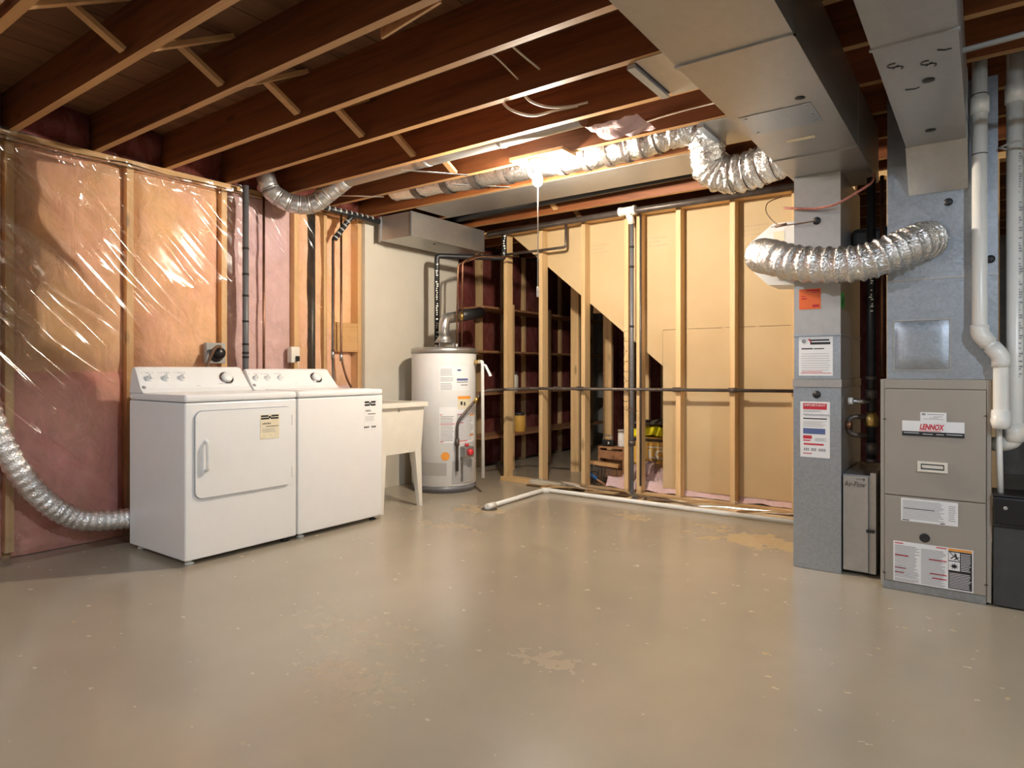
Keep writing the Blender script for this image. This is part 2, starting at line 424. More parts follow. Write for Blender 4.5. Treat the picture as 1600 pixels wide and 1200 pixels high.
# ---- left wall framing, insulation and vapour barrier
XS = -4.28
SY = [1.257-.613*k for k in range(6, 0, -1)]+[1.257, 1.873, 2.489, 3.075, 3.70]
for y in SY: box('stud', 'pine_upright', (-4.40, y-.02, .04), (XS, y+.02, ZJ-.04), wl)
box('bottom_plate', 'pine_plate_y', (-4.40, SY[0]-.1, 0), (-4.35, 3.72, .038), wl)
box('top_plate', 'pine_plate_y', (-4.41, SY[0]-.1, ZJ-.04), (XS, 4.93, ZJ), wl)
for i in range(len(SY)-1):
    y0, y1 = SY[i]+.021, SY[i+1]-.021
    mat = 'insulation_orange' if i < 8 else ('insulation_pink' if i == 8 else 'insulation_orange')
    # every bay: an upper batt and a lower batt that meets it at a seam
    zs = 1.02 if i < 8 else .9
    for (z0, z1, mm) in ((zs, ZJ-.045, 'insulation_pink' if i == 8 else ('insulation_orange' if i != 7 else 'insulation_orange')), (.004, zs, 'insulation_rose' if i < 7 else 'insulation_pink')):
        m = MB()
        def fn(u, v, y0=y0, y1=y1, z0=z0, z1=z1, i=i):
            y = y0+(y1-y0)*u; z = z0+(z1-z0)*v
            e = (min(1, 8*min(u, 1-u)))**.5*(min(1, 14*min(v, 1-v)+.1))**.5
            n = noise.fractal(Vector((i*3.1, y*4, z*4)), 1, 2, 4)*.016
            return (XS-.055-(.03 if i == 9 else 0)+.042*e+n*e, y, z)
        m.grid(fn, 16, 40).build('insulation_batt', mm, wl)
# the last narrow bay shows wood backing
box('backing_board', 'pine_plate_y', (XS-.03, 3.44, 1.18), (XS-.004, 3.68, 1.42), wl)
box('stud', 'pine_upright', (-4.40, 3.335, .04), (XS-.005, 3.365, ZJ-.04), wl)
# vapour barrier: one wrinkled sheet that turns out onto the floor
m = MB()
def sheet(u, v):
    y = -2.3+(3.735+2.3)*u; z = .004+2.335*v
    x = XS+.006
    # bulges between studs, taut diagonal folds
    d = min(abs(y-s) for s in SY)
    q = Vector((0, y, z))
    x += .012*min(1, d/.15)*(.5+noise.noise(q*2.2))
    t = (z*math.cos(R(45))+y*math.sin(R(45))); al = y*math.cos(R(45))-z*math.sin(R(45))
    a = max(0, noise.noise(q*1.3+Vector((5, 0, 0)))+.25)
    x += .006*a*noise.noise(Vector((al*.8, t*11, 3)))*min(1, d/.05+.15)
    if z < .16: x += (.16-z)**1.5*1.9
    if z > 2.22: x += .018*(noise.noise(Vector((y*3, z*30, 1)))+.6)
    return (max(x, XS+.002), y, z)
m.grid(sheet, 330, 130).build('vapour_barrier', 'poly_sheet', wl, 'clear wrinkled plastic sheet')
m = MB()
m.tube([(XS+.018+.006*noise.noise(Vector((y*4, 0, 0))), y, ZJ-.05+.015*noise.noise(Vector((y*3, 4, 0)))) for y in [-2.3+.06*k for k in range(100)]], lambda i, t: .014+.006*noise.noise(Vector((i*.5, 0, 0))), 8)
m.build('sheet_fold', 'poly_sheet', wl)
# painted drywall behind the water heater
box('drywall_panel', 'beige_drywall', (-4.40, 3.722, 0), (-4.24, 4.93, ZJ-.041), wl, label='beige painted drywall')
# left wall beyond the stud wall, in the storage space: framing with insulation
for k, y in enumerate([4.96, 5.4, 5.8, 6.2, 6.6, 7.0, 7.4, 7.8]):
    box('stud', 'pine_upright', (-4.41, y-.019, 0), (-4.32, y+.019, ZJ), wl)
    if k < 7:
        m = MB()
        m.grid(lambda u, v, y=y: (-4.36+.03*math.sin(PI*u)+.012*noise.noise(Vector((y+u, v*6, 0))), y+.02+.36*u, .02+2.3*v), 8, 24).build('insulation_batt', 'insulation_shaded', wl)
for x in [-4.2+.4*k for k in range(9)]:
    box('stud', 'pine_upright', (x-.019, 8.0, 0), (x+.019, 8.09, ZJ), wf)
    m = MB(); m.grid(lambda u, v, x=x: (x+.02+.36*u, 8.06-.03*math.sin(PI*u)-.012*noise.noise(Vector((x+u, v*6, 3))), .02+2.3*v), 8, 24).build('insulation_batt', 'insulation_shaded', wf)

# ---- stud wall in the back
YB = 4.85
wk = struct(MB().box((-3.66, YB, 0), (2.49, YB+.089, .038)).build('wall_back', 'pine_plate'))
box('top_plate', 'pine_plate', (-3.95, YB, ZJ-.040), (2.49, YB+.089, ZJ-.001), wk)
SX = [-3.60, -3.208, -2.775, -2.372, -2.262, -1.93, -1.513, -1.08, -.72, -.50, -.36, .05, .46, .87, 1.28, 1.69, 2.1]
for x in SX: box('stud', 'pine_upright', (x-.019, YB, .038), (x+.019, YB+.089, ZJ-.041), wk)
YP = YB+.0895
MB().prism([(-3.60, ZJ-.035), (-3.60, 2.295), (-2.094, 1.062), (-2.094, 1.352), (-.74, 1.352), (-.74, ZJ-.035)], 1, YP, YP+.012).build('panel', 'fibre_board', wk)
box('panel', 'fibre_board', (-2.092, YP, .085), (-.74, YP+.012, 1.349), wk)
# faint mill stamps on the board
dk = Deck((-2.75, YP, 1.98), (1, 0, 0), (0, 0, 1), (0, -1, 0), 1, .2)
L = []
for bx in (.0, .52, 1.30):
    for r_ in range(3): L += [(bx+.02*k+.13*random.random()*0, .55-.16*r_, bx+.02*k+.013, .55-.16*r_+.06) for k in range(9 if r_ != 1 else 6)]
dk.rects('mill_stamp', 'stamp_brown', wk, L, .0008)
# insulation roll lying under the panels behind the bottom plate
m = MB(); m.grid(lambda u, v: (-2.6+1.55*u, YB+.075+.10*v, .045+.075*math.sin(PI*v*.75)+.02*noise.noise(Vector((u*14, v*3, 0)))), 40, 8).build('insulation_strip', 'insulation_pink', wk)
m = MB()
def skirt(u, v):
    x = -3.3+2.25*u; q = noise.noise(Vector((x*5, v*4, 7)))
    return (x, YB-.02-.10*v+.02*q*v, .06*(1-v)**2+.004+.012*max(0, q)*(1-v))
m.grid(skirt, 80, 8).build('sheet_edge', 'poly_sheet', wk)

# ---- stair underside and rear stair wall behind it
st = thing('staircase', 'dark wooden stair flight seen from below behind the stud wall', 'staircase', (-2.3, 5.4, 0))
def zst(x): return 2.28-(x+3.56)*.815
for y in (4.965, 5.80): MB().prism([(-3.60, ZJ-.02), (-1.05, zst(-1.05)), (-1.05, zst(-1.05)+.27), (-3.28, ZJ-.02)], 1, y, y+.038).build('stringer', 'old_shelf_wood', st)
for k in range(11):
    x = -3.45+.235*k; z = zst(x)+.12
    if z+.03 > ZJ-.03: continue
    box('tread', 'old_shelf_wood', (x-.13, 5.004, z), (x+.13, 5.799, z+.03), st)
    box('riser', 'old_shelf_wood', (x+.105, 5.004, z-.16), (x+.125, 5.799, z-.001), st)
MB().prism([(-3.60, zst(-3.60)-.013), (-1.2, zst(-1.2)-.013), (-1.2, zst(-1.2)-.001), (-3.60, zst(-3.60)-.001)], 1, 4.965, 5.838).build('soffit', 'old_shelf_wood', st)
for x in (-3.36, -2.99, -2.60):
    o = box('stair_post', 'pine_upright', (x-.045, 5.70, 0), (x+.045, 5.738, zst(x+.045)-.02)); tag(o, {-3.36: 'tall pine post under the stairs, farthest from the fibreboard panels', -2.99: 'middle pine post under the stairs, below the short header block', -2.60: 'shortest pine post under the stairs, behind the junk pile'}[x], 'post', 'posts holding up the stairs')
tag(box('header_block', 'pine_plate', (-3.12, 5.655, 1.585), (-2.93, 5.695, 1.665)), 'short pine block nailed across the middle stair post', 'block')

# ---- main light
lamp = thing('ceiling_lamp', 'bare bulb lit in a white lampholder with a long pull cord', 'lamp', (-2.205, 3.30, ZJ))
box('mounting_board', 'bridging_wood', (-2.36, 3.22, ZJ-.022), (-1.98, 3.38, ZJ-.001), lamp)
MB().lathe([(.055, -.023), (.056, -.04), (.03, -.055), (.024, -.085)], (-2.205, 3.30, ZJ), seg=24).build('lampholder', 'porcelain', lamp)
MB().lathe([(.013, -.086), (.016, -.10), (.028, -.125), (.031, -.145), (.026, -.167), (.012, -.18), (.001, -.183)], (-2.205, 3.30, ZJ), seg=14).build('bulb', 'bulb_glass_warm', lamp)
MB().cyl((-2.17, 3.25, ZJ-.05), (-2.17, 3.25, 1.53), .003, 6).build('pull_cord', 'white_plastic', lamp)
MB().lathe([(.003, 0), (.007, -.01), (.009, -.05), (.006, -.062)], (-2.17, 3.25, 1.53), seg=10).build('cord_pull', 'white_plastic', lamp)
def bay_lamp(label, x, y, mat):
    zb = ZS-.052; t = thing('ceiling_lamp', label, 'lamp', (x, y, ZS))
    box('mounting_board', 'bridging_wood', (x-.12, y-.07, zb), (x+.12, y+.07, ZS-.013), t)
    MB().lathe([(.055, -.001), (.056, -.03), (.035, -.06), (.026, -.10)], (x, y, zb), seg=24).build('lampholder', 'porcelain', t)
    MB().lathe([(.013, -.101), (.016, -.115), (.028, -.14), (.031, -.16), (.026, -.182), (.012, -.195), (.001, -.198)], (x, y, zb), seg=14).build('bulb', mat, t)
bay_lamp('bare bulb up in the joist bay overhead on the furnace side', 1.25, .645, 'bulb_glass_cool')
bay_lamp('unseen bare bulb added as fill in the joist bay on the laundry side', -2.3, -1.01, 'fill_bulb_glass')  # added out of view, fill light for the dryer side and nearby floor

# ================================================================== LAUNDRY
def rounded(y0, z0, y1, z1, r, n=5):
    out = []
    for (cy, cz, a0) in ((y1-r, z1-r, 0), (y0+r, z1-r, 90), (y0+r, z0+r, 180), (y1-r, z0+r, 270)):
        for k in range(n+1):
            a = R(a0+90*k/n); out.append((cy+r*math.cos(a), cz+r*math.sin(a)))
    return out
def machine(name, label, cat, y0, y1, door):
    t = thing(name, label, cat, (-3.69, (y0+y1)/2, 0))
    XF, XK = -3.375, -4.0
    box('body', 'white_enamel', (XK, y0, .028), (XF, y1, .857), t, .008)
    box('top_deck', 'white_enamel', (XK, y0-.001, .860), (XF+.004, y1+.001, .9), t, .014, seg=3)
    for (x, y) in ((XF-.05, y0+.05), (XF-.05, y1-.05), (XK+.05, y0+.05), (XK+.05, y1-.05)):
        MB().lathe([(.024, 0), (.024, .008), (.011, .012), (.011, .03)], (x, y, 0), seg=12).build('foot', 'rubber' if y > y0+.1 else 'white_plastic', t)
    # console: sloped face with rounded top and flared ends
    top = 1.05 if door else 1.038
    m = MB(); prof = [(XK, .9), (XK, top-.03), (XK+.012, top-.004), (XK+.03, top), (XK+.045, top-.006), (XK+.055, top-.02), (-3.865, .925), (-3.835, .9005)]
    m.prism([(p[0], p[1]) for p in prof], 1, y0+.03, y1-.03)
    # flared ends
    for (ya, yb) in ((y0+.03, y0+.002), (y1-.03, y1-.002)):
        A = [m.bm.verts.new((p[0], ya, p[1])) for p in prof]; Bv = [m.bm.verts.new((p[0]+.0, yb if p[1] < .95 else yb+(ya-yb)*.35, p[1]-(.004 if p[1] > .95 else 0))) for p in prof]
        for i in range(len(prof)): m.bm.faces.new((A[i], A[(i+1) % len(prof)], Bv[(i+1) % len(prof)], Bv[i]))
        m.bm.faces.new(Bv)
    bmesh.ops.recalc_face_normals(m.bm, faces=m.bm.faces)
    cs = m.build('console', 'white_enamel', t)
    # face frame of the console
    a = Vector((XK+.055, 0, top-.02)); b = Vector((-3.865, 0, .925)); d = (a-b).normalized(); nrm = Vector((d.z, 0, -d.x))
    def on(y, s, n=0): q = b+(a-b)*s+nrm*n; return Vector((q.x, y, q.z))
    ks = (.067, .162, .256) if door else (.053, .139, .237)
    for k in ks:
        kb = MB().lathe([(.021, 0), (.021, .004), (.016, .008), (.014, .024), (.010, .027)], on(y0+k, .52), nrm, 20).build('knob', 'white_plastic', t)
        MB().bar(on(y0+k, .40, .026), on(y0+k, .64, .026), .008, .012, nrm).build('grip', 'white_plastic', kb)
    yd = y0+(.538 if door else .532)
    dl = MB().lathe([(.045, 0), (.046, .004), (.038, .006)], on(yd, .50), nrm, 32).build('dial', 'chrome', t)
    MB().lathe([(.033, .006), (.032, .022), (.022, .030), (.006, .031)], on(yd, .50), nrm, 28).build('dial_cap', 'white_plastic', dl)
    m = MB()
    for k in range(9): q = on(yd, .5, .0075); ang = R(-60+k*30); m.tube([q+d*math.cos(ang)*.0415+Vector((0, 1, 0))*math.sin(ang)*.0415, q+d*math.cos(ang+R(26))*.0415+Vector((0, 1, 0))*math.sin(ang+R(26))*.0415], .003, 6)
    m.build('dial_mark', 'print_black', dl)
    # small printed legends
    dk = Deck(on(y0+.03, .06), (0, 1, 0), d, nrm, y1-y0-.06, (a-b).length*.88)
    L = [(k/(y1-y0-.06)-.10+.012*j, .88, k/(y1-y0-.06)-.10+.012*j+.008, .92) for k in ks for j in range(9)]
    L += [(.72+.012*j, .12, .72+.012*j+.008, .16) for j in range(12)]+[(.48, .03, .52, .05)]
    dk.rects('legend', 'print_grey', cs, [r for r in L if random.random() > .25], .0008)
    MB().lathe([(.011, 0), (.011, .002), (.001, .0022)], on(y0+.022, .06, .0003), nrm, 16).build('badge', 'print_grey', cs)
    return t, XF
dryer, XF = machine('clothes_dryer', 'white front-loading clothes dryer with a silver hose behind it', 'dryer', 1.745, 2.425, True)
m = MB().prism(rounded(1.793, .345, 2.386, .815, .04), 0, XF-.003, XF+.0012); m.build('door_gap', 'print_grey', dryer)
m = MB().prism(rounded(1.797, .349, 2.382, .811, .037), 0, XF-.002, XF+.012)
dd = m.build('door', 'white_enamel', dryer)
m = MB().prism(rounded(1.838, .487, 1.888, .662, .018), 0, XF+.011, XF+.014); m.build('handle_recess', 'white_plastic', dd)
m = MB().tube(bend([(XF+.012, 1.85, .655), (XF+.036, 1.85, .645), (XF+.036, 1.85, .503), (XF+.012, 1.85, .494)], .015), .009, 10); m.build('handle', 'white_plastic', dd)
for z in (.42, .73): box('hinge', 'white_plastic', (XF, 2.388, z-.03), (XF+.008, 2.398, z+.03), dryer, .002)
def price_tag(par, y, z, w, h, x, price):
    dk = Deck((x, y, z), (0, 1, 0), (0, 0, 1), (1, 0, 0), w, h)
    s = dk.sheet('price_tag', 'paper_cream' if not price else 'white_enamel', par)
    dk.rects('print', 'print_black', s, [(.04, .90, .42, .97), (.58, .90, .96, .97), (.04, .80, .46, .87), (.54, .80, .96, .87), (.44, .84, .56, .93)]+[(.12+.09*k, .60, .12+.09*k+.055, .65+.02*(k % 2)) for k in range(5)]+[(.30, .50, .96, .525)])
    dk.rects('small_print', 'print_grey', s, lines(.1, .95, .28, .46, 4, .25))
    if price: dk.rects('price_print', 'print_black', s, [(.0, .02, .11, .08), (.14, .02, .26, .08), (.29, .03, .40, .08), (.62, .02, .72, .08), (.75, .02, .83, .08), (.86, .02, .97, .08)])
price_tag(dryer, 2.172, .632, .125, .142, XF+.0124, False)
washer, XF = machine('washing_machine', 'white top-loading washing machine between the dryer and the sink', 'washing machine', 2.437, 3.122, False)
m = MB().prism(rounded(2.50, -3.83, 3.06, -3.40, .03), 2, .9005, .9035)
for v in m.bm.verts: v.co = Vector((v.co.y, v.co.x, v.co.z))
bmesh.ops.recalc_face_normals(m.bm, faces=m.bm.faces); m.build('lid', 'white_enamel', washer)
price_tag(washer, 2.955, .635, .105, .19, XF+.0003, True)
def ribbed(a, per, amp): return lambda i, t: a*(1+amp*(1 if i % per < per/2 else -1))
# dryer vent hose
pts = spline([(-4.03, 1.86, .17), (-4.07, 1.72, .165), (-4.10, 1.52, .20), (-4.10, 1.36, .33), (-4.10, 1.23, .53), (-4.11, 1.13, .78), (-4.13, 1.05, 1.1), (-4.2, .95, 1.4)], 22)
hose = MB().tube(pts, lambda i, t: .055+.006*(1 if i % 4 < 2 else 0), 22, True, .03).build('dryer_vent_hose', 'foil')
tag(hose, 'crinkled silver vent hose curving up the wall beside the dryer', 'hose')

# laundry sink
sk = thing('laundry_sink', 'cream plastic laundry sink on splayed legs beside the water heater', 'sink', (-3.75, 3.39, 0))
def tub(m, lo_t, hi_t, zt, lo_b, hi_b, zb, inner):
    def ring(lo, hi, z): return [m.bm.verts.new((x, y, z)) for x, y in ((lo[0], lo[1]), (hi[0], lo[1]), (hi[0], hi[1]), (lo[0], hi[1]))]
    i = inner
    a, b = ring(lo_t, hi_t, zt), ring(lo_b, hi_b, zb)
    c = ring((lo_t[0]+i, lo_t[1]+i), (hi_t[0]-i, hi_t[1]-i), zt); d = ring((lo_b[0]+i, lo_b[1]+i), (hi_b[0]-i, hi_b[1]-i), zb+i)
    for (p, q) in ((b, a), (a, c), (c, d)):
        for k in range(4): m.bm.faces.new((p[k], p[(k+1) % 4], q[(k+1) % 4], q[k]))
    m.bm.faces.new(b[::-1]); m.bm.faces.new(d); bmesh.ops.recalc_face_normals(m.bm, faces=m.bm.faces)
m = MB(); tub(m, (-4.05, 3.165), (-3.462, 3.625), .755, (-4.03, 3.18), (-3.475, 3.605), .415, .02); m.build('basin', 'cream_plastic', sk)
m = MB(); tub(m, (-4.07, 3.145), (-3.44, 3.645), .788, (-4.07, 3.145), (-3.44, 3.645), .752, .012)
m.bm.free(); m = MB()
for lo, hi in (((-4.07, 3.145, .755), (-3.44, 3.19, .788)), ((-4.07, 3.60, .755), (-3.44, 3.645, .788)), ((-4.07, 3.19, .755), (-4.02, 3.60, .788)), ((-3.49, 3.19, .755), (-3.44, 3.60, .788))): m.box(lo, hi)
m.build('rim', 'cream_plastic', sk)
for (x, y, dx, dy) in ((-3.50, 3.565, .025, .025), (-3.50, 3.21, .02, -.01), (-4.0, 3.565, -.02, .02), (-4.0, 3.21, -.02, -.01)):
    m = MB(); A = [m.bm.verts.new((x+sx*.033, y+sy*.033, .43)) for sx, sy in ((-1, -1), (1, -1), (1, 1), (-1, 1))]
    Bv = [m.bm.verts.new((x+dx+sx*.014, y+dy+sy*.014, .0)) for sx, sy in ((-1, -1), (1, -1), (1, 1), (-1, 1))]
    for k in range(4): m.bm.faces.new((A[k], A[(k+1) % 4], Bv[(k+1) % 4], Bv[k]))
    m.bm.faces.new(A[::-1]); m.bm.faces.new(Bv); bmesh.ops.recalc_face_normals(m.bm, faces=m.bm.faces); m.build('leg', 'cream_plastic', sk)
MB().lathe([(.012, 0), (.012, .004), (.004, .006)], (-3.4645, 3.36, .735), (1, 0, 0), 12).build('bolt', 'steel', sk)
MB().tube(bend([(-3.76, 3.39, .41), (-3.76, 3.39, .22), (-3.86, 3.39, .17), (-3.86, 3.39, .28), (-4.2, 3.39, .28)], .05), .02, 12).build('drain_trap', 'abs_black', sk)

# ================================================================== WATER HEATER
hc = Vector((-3.82, 4.25, 0)); hr = .28
wh = thing('water_heater', 'tall white cylindrical water heater with warning labels beside the sink', 'water heater', hc)
MB().lathe([(hr-.012, 0), (hr-.012, .02), (hr-.004, .022), (hr-.004, .055)], hc, seg=64).build('base_ring', 'heater_skirt', wh)
MB().lathe([(hr-.006, .056), (hr, .062), (hr, 1.175), (hr-.001, 1.18)], hc, seg=64).build('tank', 'heater_white', wh)
MB().lathe([(hr+.004, 1.17), (hr+.004, 1.205), (hr-.006, 1.216), (hr-.03, 1.222), (.001, 1.228)], hc, seg=64).build('top_cap', 'galvanised_dull', wh)
vd = math.atan2(-hc.y, -hc.x)        # towards the camera
def wrap(name, mat, par, a0, a1, z0, z1, off=.0012, n=10):
    """a patch bent round the tank; angles in degrees to the right of the camera-facing line"""
    m = MB(); rr = hr+off
    m.grid(lambda u, v: (hc.x+rr*math.cos(vd+R(a0+(a1-a0)*u)), hc.y+rr*math.sin(vd+R(a0+(a1-a0)*u)), z0+(z1-z0)*v), n, 1)
    return m.build(name, mat, par)
def wraps(name, mat, par, L, off=.002):
    m = MB(); rr = hr+off
    for (a0, a1, z0, z1) in L: m.grid(lambda u, v, a0=a0, a1=a1, z0=z0, z1=z1: (hc.x+rr*math.cos(vd+R(a0+(a1-a0)*u)), hc.y+rr*math.sin(vd+R(a0+(a1-a0)*u)), z0+(z1-z0)*v), max(2, int((a1-a0)/2.5)), 1)
    o = m.build(name, mat, par)
    if len(L) > 1: o['kind'] = 'stuff'
    return o
s = wrap('rating_label', 'paper_white', wh, -8, 48, .855, 1.06)
wraps('small_print', 'print_grey', s, [(-6, 16-random.random()*4, .865+.012*k, .869+.012*k) for k in range(15) if k not in (5, 9)])
wraps('stripe', 'print_blue', s, [(22, 45, .94, .958), (23, 30, 1.02, 1.035)]); wraps('stripe', 'print_black', s, [(30, 33, .90, .906), (34, 38, .90, .906), (39, 44, .90, .906), (22, 45, .925, .93)])
s = wrap('caution_label', 'paper_white', wh, -8, 66, .42, .72, n=14)
wraps('small_print', 'print_grey', s, [(-6, 17-random.random()*3, .44+.0125*k, .4445+.0125*k) for k in range(17)]+[(22, 62-random.random()*10, .44+.0115*k, .444+.0115*k) for k in range(20)])
wraps('red_bar', 'print_red', s, [(-7, -3, .655, .66), (-7, 18, .577, .583), (-7, -1, .43, .436), (20, 35, .585, .59), (24, 40, .655, .66), (22, 44, .43, .436)])
s = wrap('orange_label', 'paper_cream', wh, 24, 52, .70, .81); wraps('orange_band', 'print_orange', s, [(24, 52, .785, .81), (50, 62, .64, .655), (50, 62, .47, .485)]); wraps('symbol', 'print_black', s, [(29, 33, .735, .765), (36, 39, .73, .76)])
m = MB(); rr = hr+.002; q = []
cen = m.bm.verts.new((hc.x+rr*math.cos(vd+R(2)), hc.y+rr*math.sin(vd+R(2)), .312))
for k in range(24): aa = 2*PI*k/24; q.append(m.bm.verts.new((hc.x+rr*math.cos(vd+R(2)+.036/rr*math.cos(aa)), hc.y+rr*math.sin(vd+R(2)+.036/rr*math.cos(aa)), .312+.036*math.sin(aa))))
for k in range(24): m.bm.faces.new((cen, q[k], q[(k+1) % 24]))
m.build('round_sticker', 'print_orange', wh)
wrap('access_plate', 'grey_tape', wh, -58, 4, .155, .255, .004, 16)
# gas control, knobs, supply tube
ang = lambda a, r=hr: Vector((hc.x+r*math.cos(vd+R(a)), hc.y+r*math.sin(vd+R(a)), 0))
M_ = Matrix.Translation(ang(38, hr+.03)+Vector((0, 0, .345))) @ Matrix.Rotation(vd+R(38), 4, 'Z')
cv = MB().box((-.035, -.05, -.045), (.035, .05, .045), .008, M=M_).build('gas_control', 'galvanised_dull', wh)
MB().lathe([(.028, 0), (.028, .02), (.02, .03), (.001, .031)], ang(38, hr+.066)+Vector((0, 0, .345)), ang(38)-hc, 20).build('knob', 'red_plastic', cv)
MB().lathe([(.018, 0), (.018, .02), (.001, .021)], ang(38, hr+.03)+Vector((0, 0, .392)), (0, 0, 1), 16).build('knob', 'red_plastic', cv)
box('burner_tube', 'steel', tuple(ang(30, hr+.01)+Vector((-.008, -.008, .10))), tuple(ang(30, hr+.01)+Vector((.008, .008, .30))), cv)
wrap('burner_cover', 'grey_tape', wh, 14, 56, .085, .27, .008, 12)
MB().tube(bend([tuple(ang(20, hr+.035)+Vector((0, 0, .19))), tuple(ang(20, hr+.035)+Vector((0, 0, .60))), tuple(ang(62, hr+.10)+Vector((0, 0, .855))), (-3.35, 4.5, .86)], .05), .012, 10).build('gas_line', 'iron_pipe', wh)
MB().cyl(ang(20, hr+.035)+Vector((0, 0, .40)), ang(20, hr+.035)+Vector((0, 0, .46)), .019, 12).build('union_nut', 'iron_pipe', wh)
MB().cyl(ang(47, hr+.07)+Vector((0, 0, .755)), ang(51, hr+.08)+Vector((0, 0, .80)), .017, 10).build('shutoff_valve', 'brass', wh)
# draft hood and flue
MB().lathe([(.085, 1.265), (.05, 1.32), (.046, 1.33)], hc, seg=28).build('draft_hood', 'galvanised_dull', wh)
for k in range(3): a = R(120*k+40); MB().cyl((hc.x+.075*math.cos(a), hc.y+.075*math.sin(a), 1.222), (hc.x+.075*math.cos(a), hc.y+.075*math.sin(a), 1.275), .005, 6).build('hood_leg', 'steel', wh)
f0 = hc+Vector((0, 0, 1.33))
pth = bend([f0, hc+Vector((0, 0, 1.475)), hc+Vector((.0, .50, 1.565))], .09, 8)
MB().tube(pth, .048, 20).build('flue_pipe', 'round_duct_metal', wh)
MB().tube([hc+Vector((0, .20, 1.511)), hc+Vector((0, .505, 1.566))], .051, 16).build('flue_sleeve', 'abs_black', wh)
for k, (dx, dy) in enumerate(((-.13, .05), (.10, .05))):
    MB().cyl((hc.x+dx, hc.y+dy, 1.222), (hc.x+dx, hc.y+dy, 1.26), .018, 12).build('nipple', 'steel', wh)
# relief pipe
rp = thing('relief_pipe', 'slim white relief pipe hanging beside the water heater', 'pipe', (-3.40, 4.28, .12))
MB().tube(bend([(-3.585, 4.37, 1.09), (-3.42, 4.28, 1.10), (-3.40, 4.26, 1.08), (-3.385, 4.25, .13)], .02), .014, 12).build('tube', 'pvc_white', rp)
MB().cyl((-3.55, 4.35, 1.095), (-3.48, 4.315, 1.10), .02, 12).build('valve', 'brass', rp)
MB().quad((-3.395, 4.27, 1.08), (-3.375, 4.28, 1.075), (-3.33, 4.30, .98), (-3.35, 4.29, .975)).build('tag', 'paper_white', rp)

# ================================================================== PIPES
def pipe(name, label, mat, pts, r, b=.05, cat='pipe', seg=12, group=None, couplers=(), cmat=None, cr=1.25):
    if couplers:
        t = thing(name, label, cat, pts[0], group); MB().tube(bend(pts, b), r, seg).build('run', mat, t)
        for (p, q) in couplers: MB().cyl(p, q, r*cr, seg).build('coupling', cmat or mat, t)
        return t
    return tag(MB().tube(bend(pts, b), r, seg).build(name, mat), label, cat, group)
def white_print(pts_list, o, r):
    pass
# insulated black water lines of the heater with white lettering
bt = thing('black_water_line', 'black foam-covered water line with white lettering above the water heater', 'pipe', (-3.95, 4.30, 1.26))
MB().tube(bend([(-3.95, 4.30, 1.255), (-3.95, 4.30, 2.045), (-3.66, 4.75, 2.06), (-3.575, 4.80, 2.06), (-3.575, 4.80, 2.29)], .03), .0235, 14).build('sleeve', 'abs_black', bt)
m = MB()
def glyphs(m, x, y, z0, z1, r, n):
    d = Vector((-x, -y, 0)).normalized(); u = Vector((-d.y, d.x, 0))
    for k in range(n):
        if random.random() < .25: continue
        z = z0+(z1-z0)*k/n; h = (z1-z0)/n*.55; w = r*random.uniform(.3, .8); c = Vector((x, y, 0))+d*(r+.0012)+u*random.uniform(-.2, .2)*r
        m.quad(c-u*w*.5+Vector((0, 0, z)), c+u*w*.5+Vector((0, 0, z)), c+u*w*.5+Vector((0, 0, z+h)), c-u*w*.5+Vector((0, 0, z+h)))
glyphs(m, -3.95, 4.30, 1.32, 1.98, .0235, 34); glyphs(m, -3.575, 4.80, 2.09, 2.27, .0235, 8)
m.build('lettering', 'white_print', bt)
pipe('copper_water_line', 'thin copper water line rising from the heater, nearer one of two', 'copper_pipe', [(-3.72, 4.30, 1.23), (-3.72, 4.32, 1.95), (-3.62, 4.5, 2.03), (-3.4, 4.78, 2.05)], .008, .03)
pipe('copper_water_line', 'thin copper water line rising from the heater, with the yellow valve', 'copper_pipe', [(-3.685, 4.33, 1.23), (-3.685, 4.34, 1.97), (-3.60, 4.52, 2.07)], .008, .03)
tag(MB().cyl((-3.685, 4.33, 1.46), (-3.685, 4.33, 1.53), .017, 10).build('shutoff_valve', 'brass'), 'small brass valve on the copper line above the heater', 'valve')
pipe('gas_pipe', 'brown iron pipe turning up beside the top of the second stud', 'iron_pipe', [(-3.55, 4.80, 2.085), (-2.915, 4.80, 2.085), (-2.915, 4.80, 2.32)], .0115, .025)
gp = [(-3.38, 4.52, .865), (-3.25, 4.66, .865), (-3.1, 4.825, .872), (-.86, 4.825, .885)]
gp = [(-3.36, 4.53, .86), (-3.28, 4.80, .865), (-.86, 4.825, .885)]
pipe('gas_pipe', 'long brown iron pipe running level across the studs', 'iron_pipe', gp, .0125, .04, couplers=[((x-.03, 4.822, .866+.0085*(x+3.28)), (x+.03, 4.822, .866+.0085*(x+3.28))) for x in (-3.02, -2.79, -1.93, -1.5)], cmat='iron_pipe', cr=1.45)
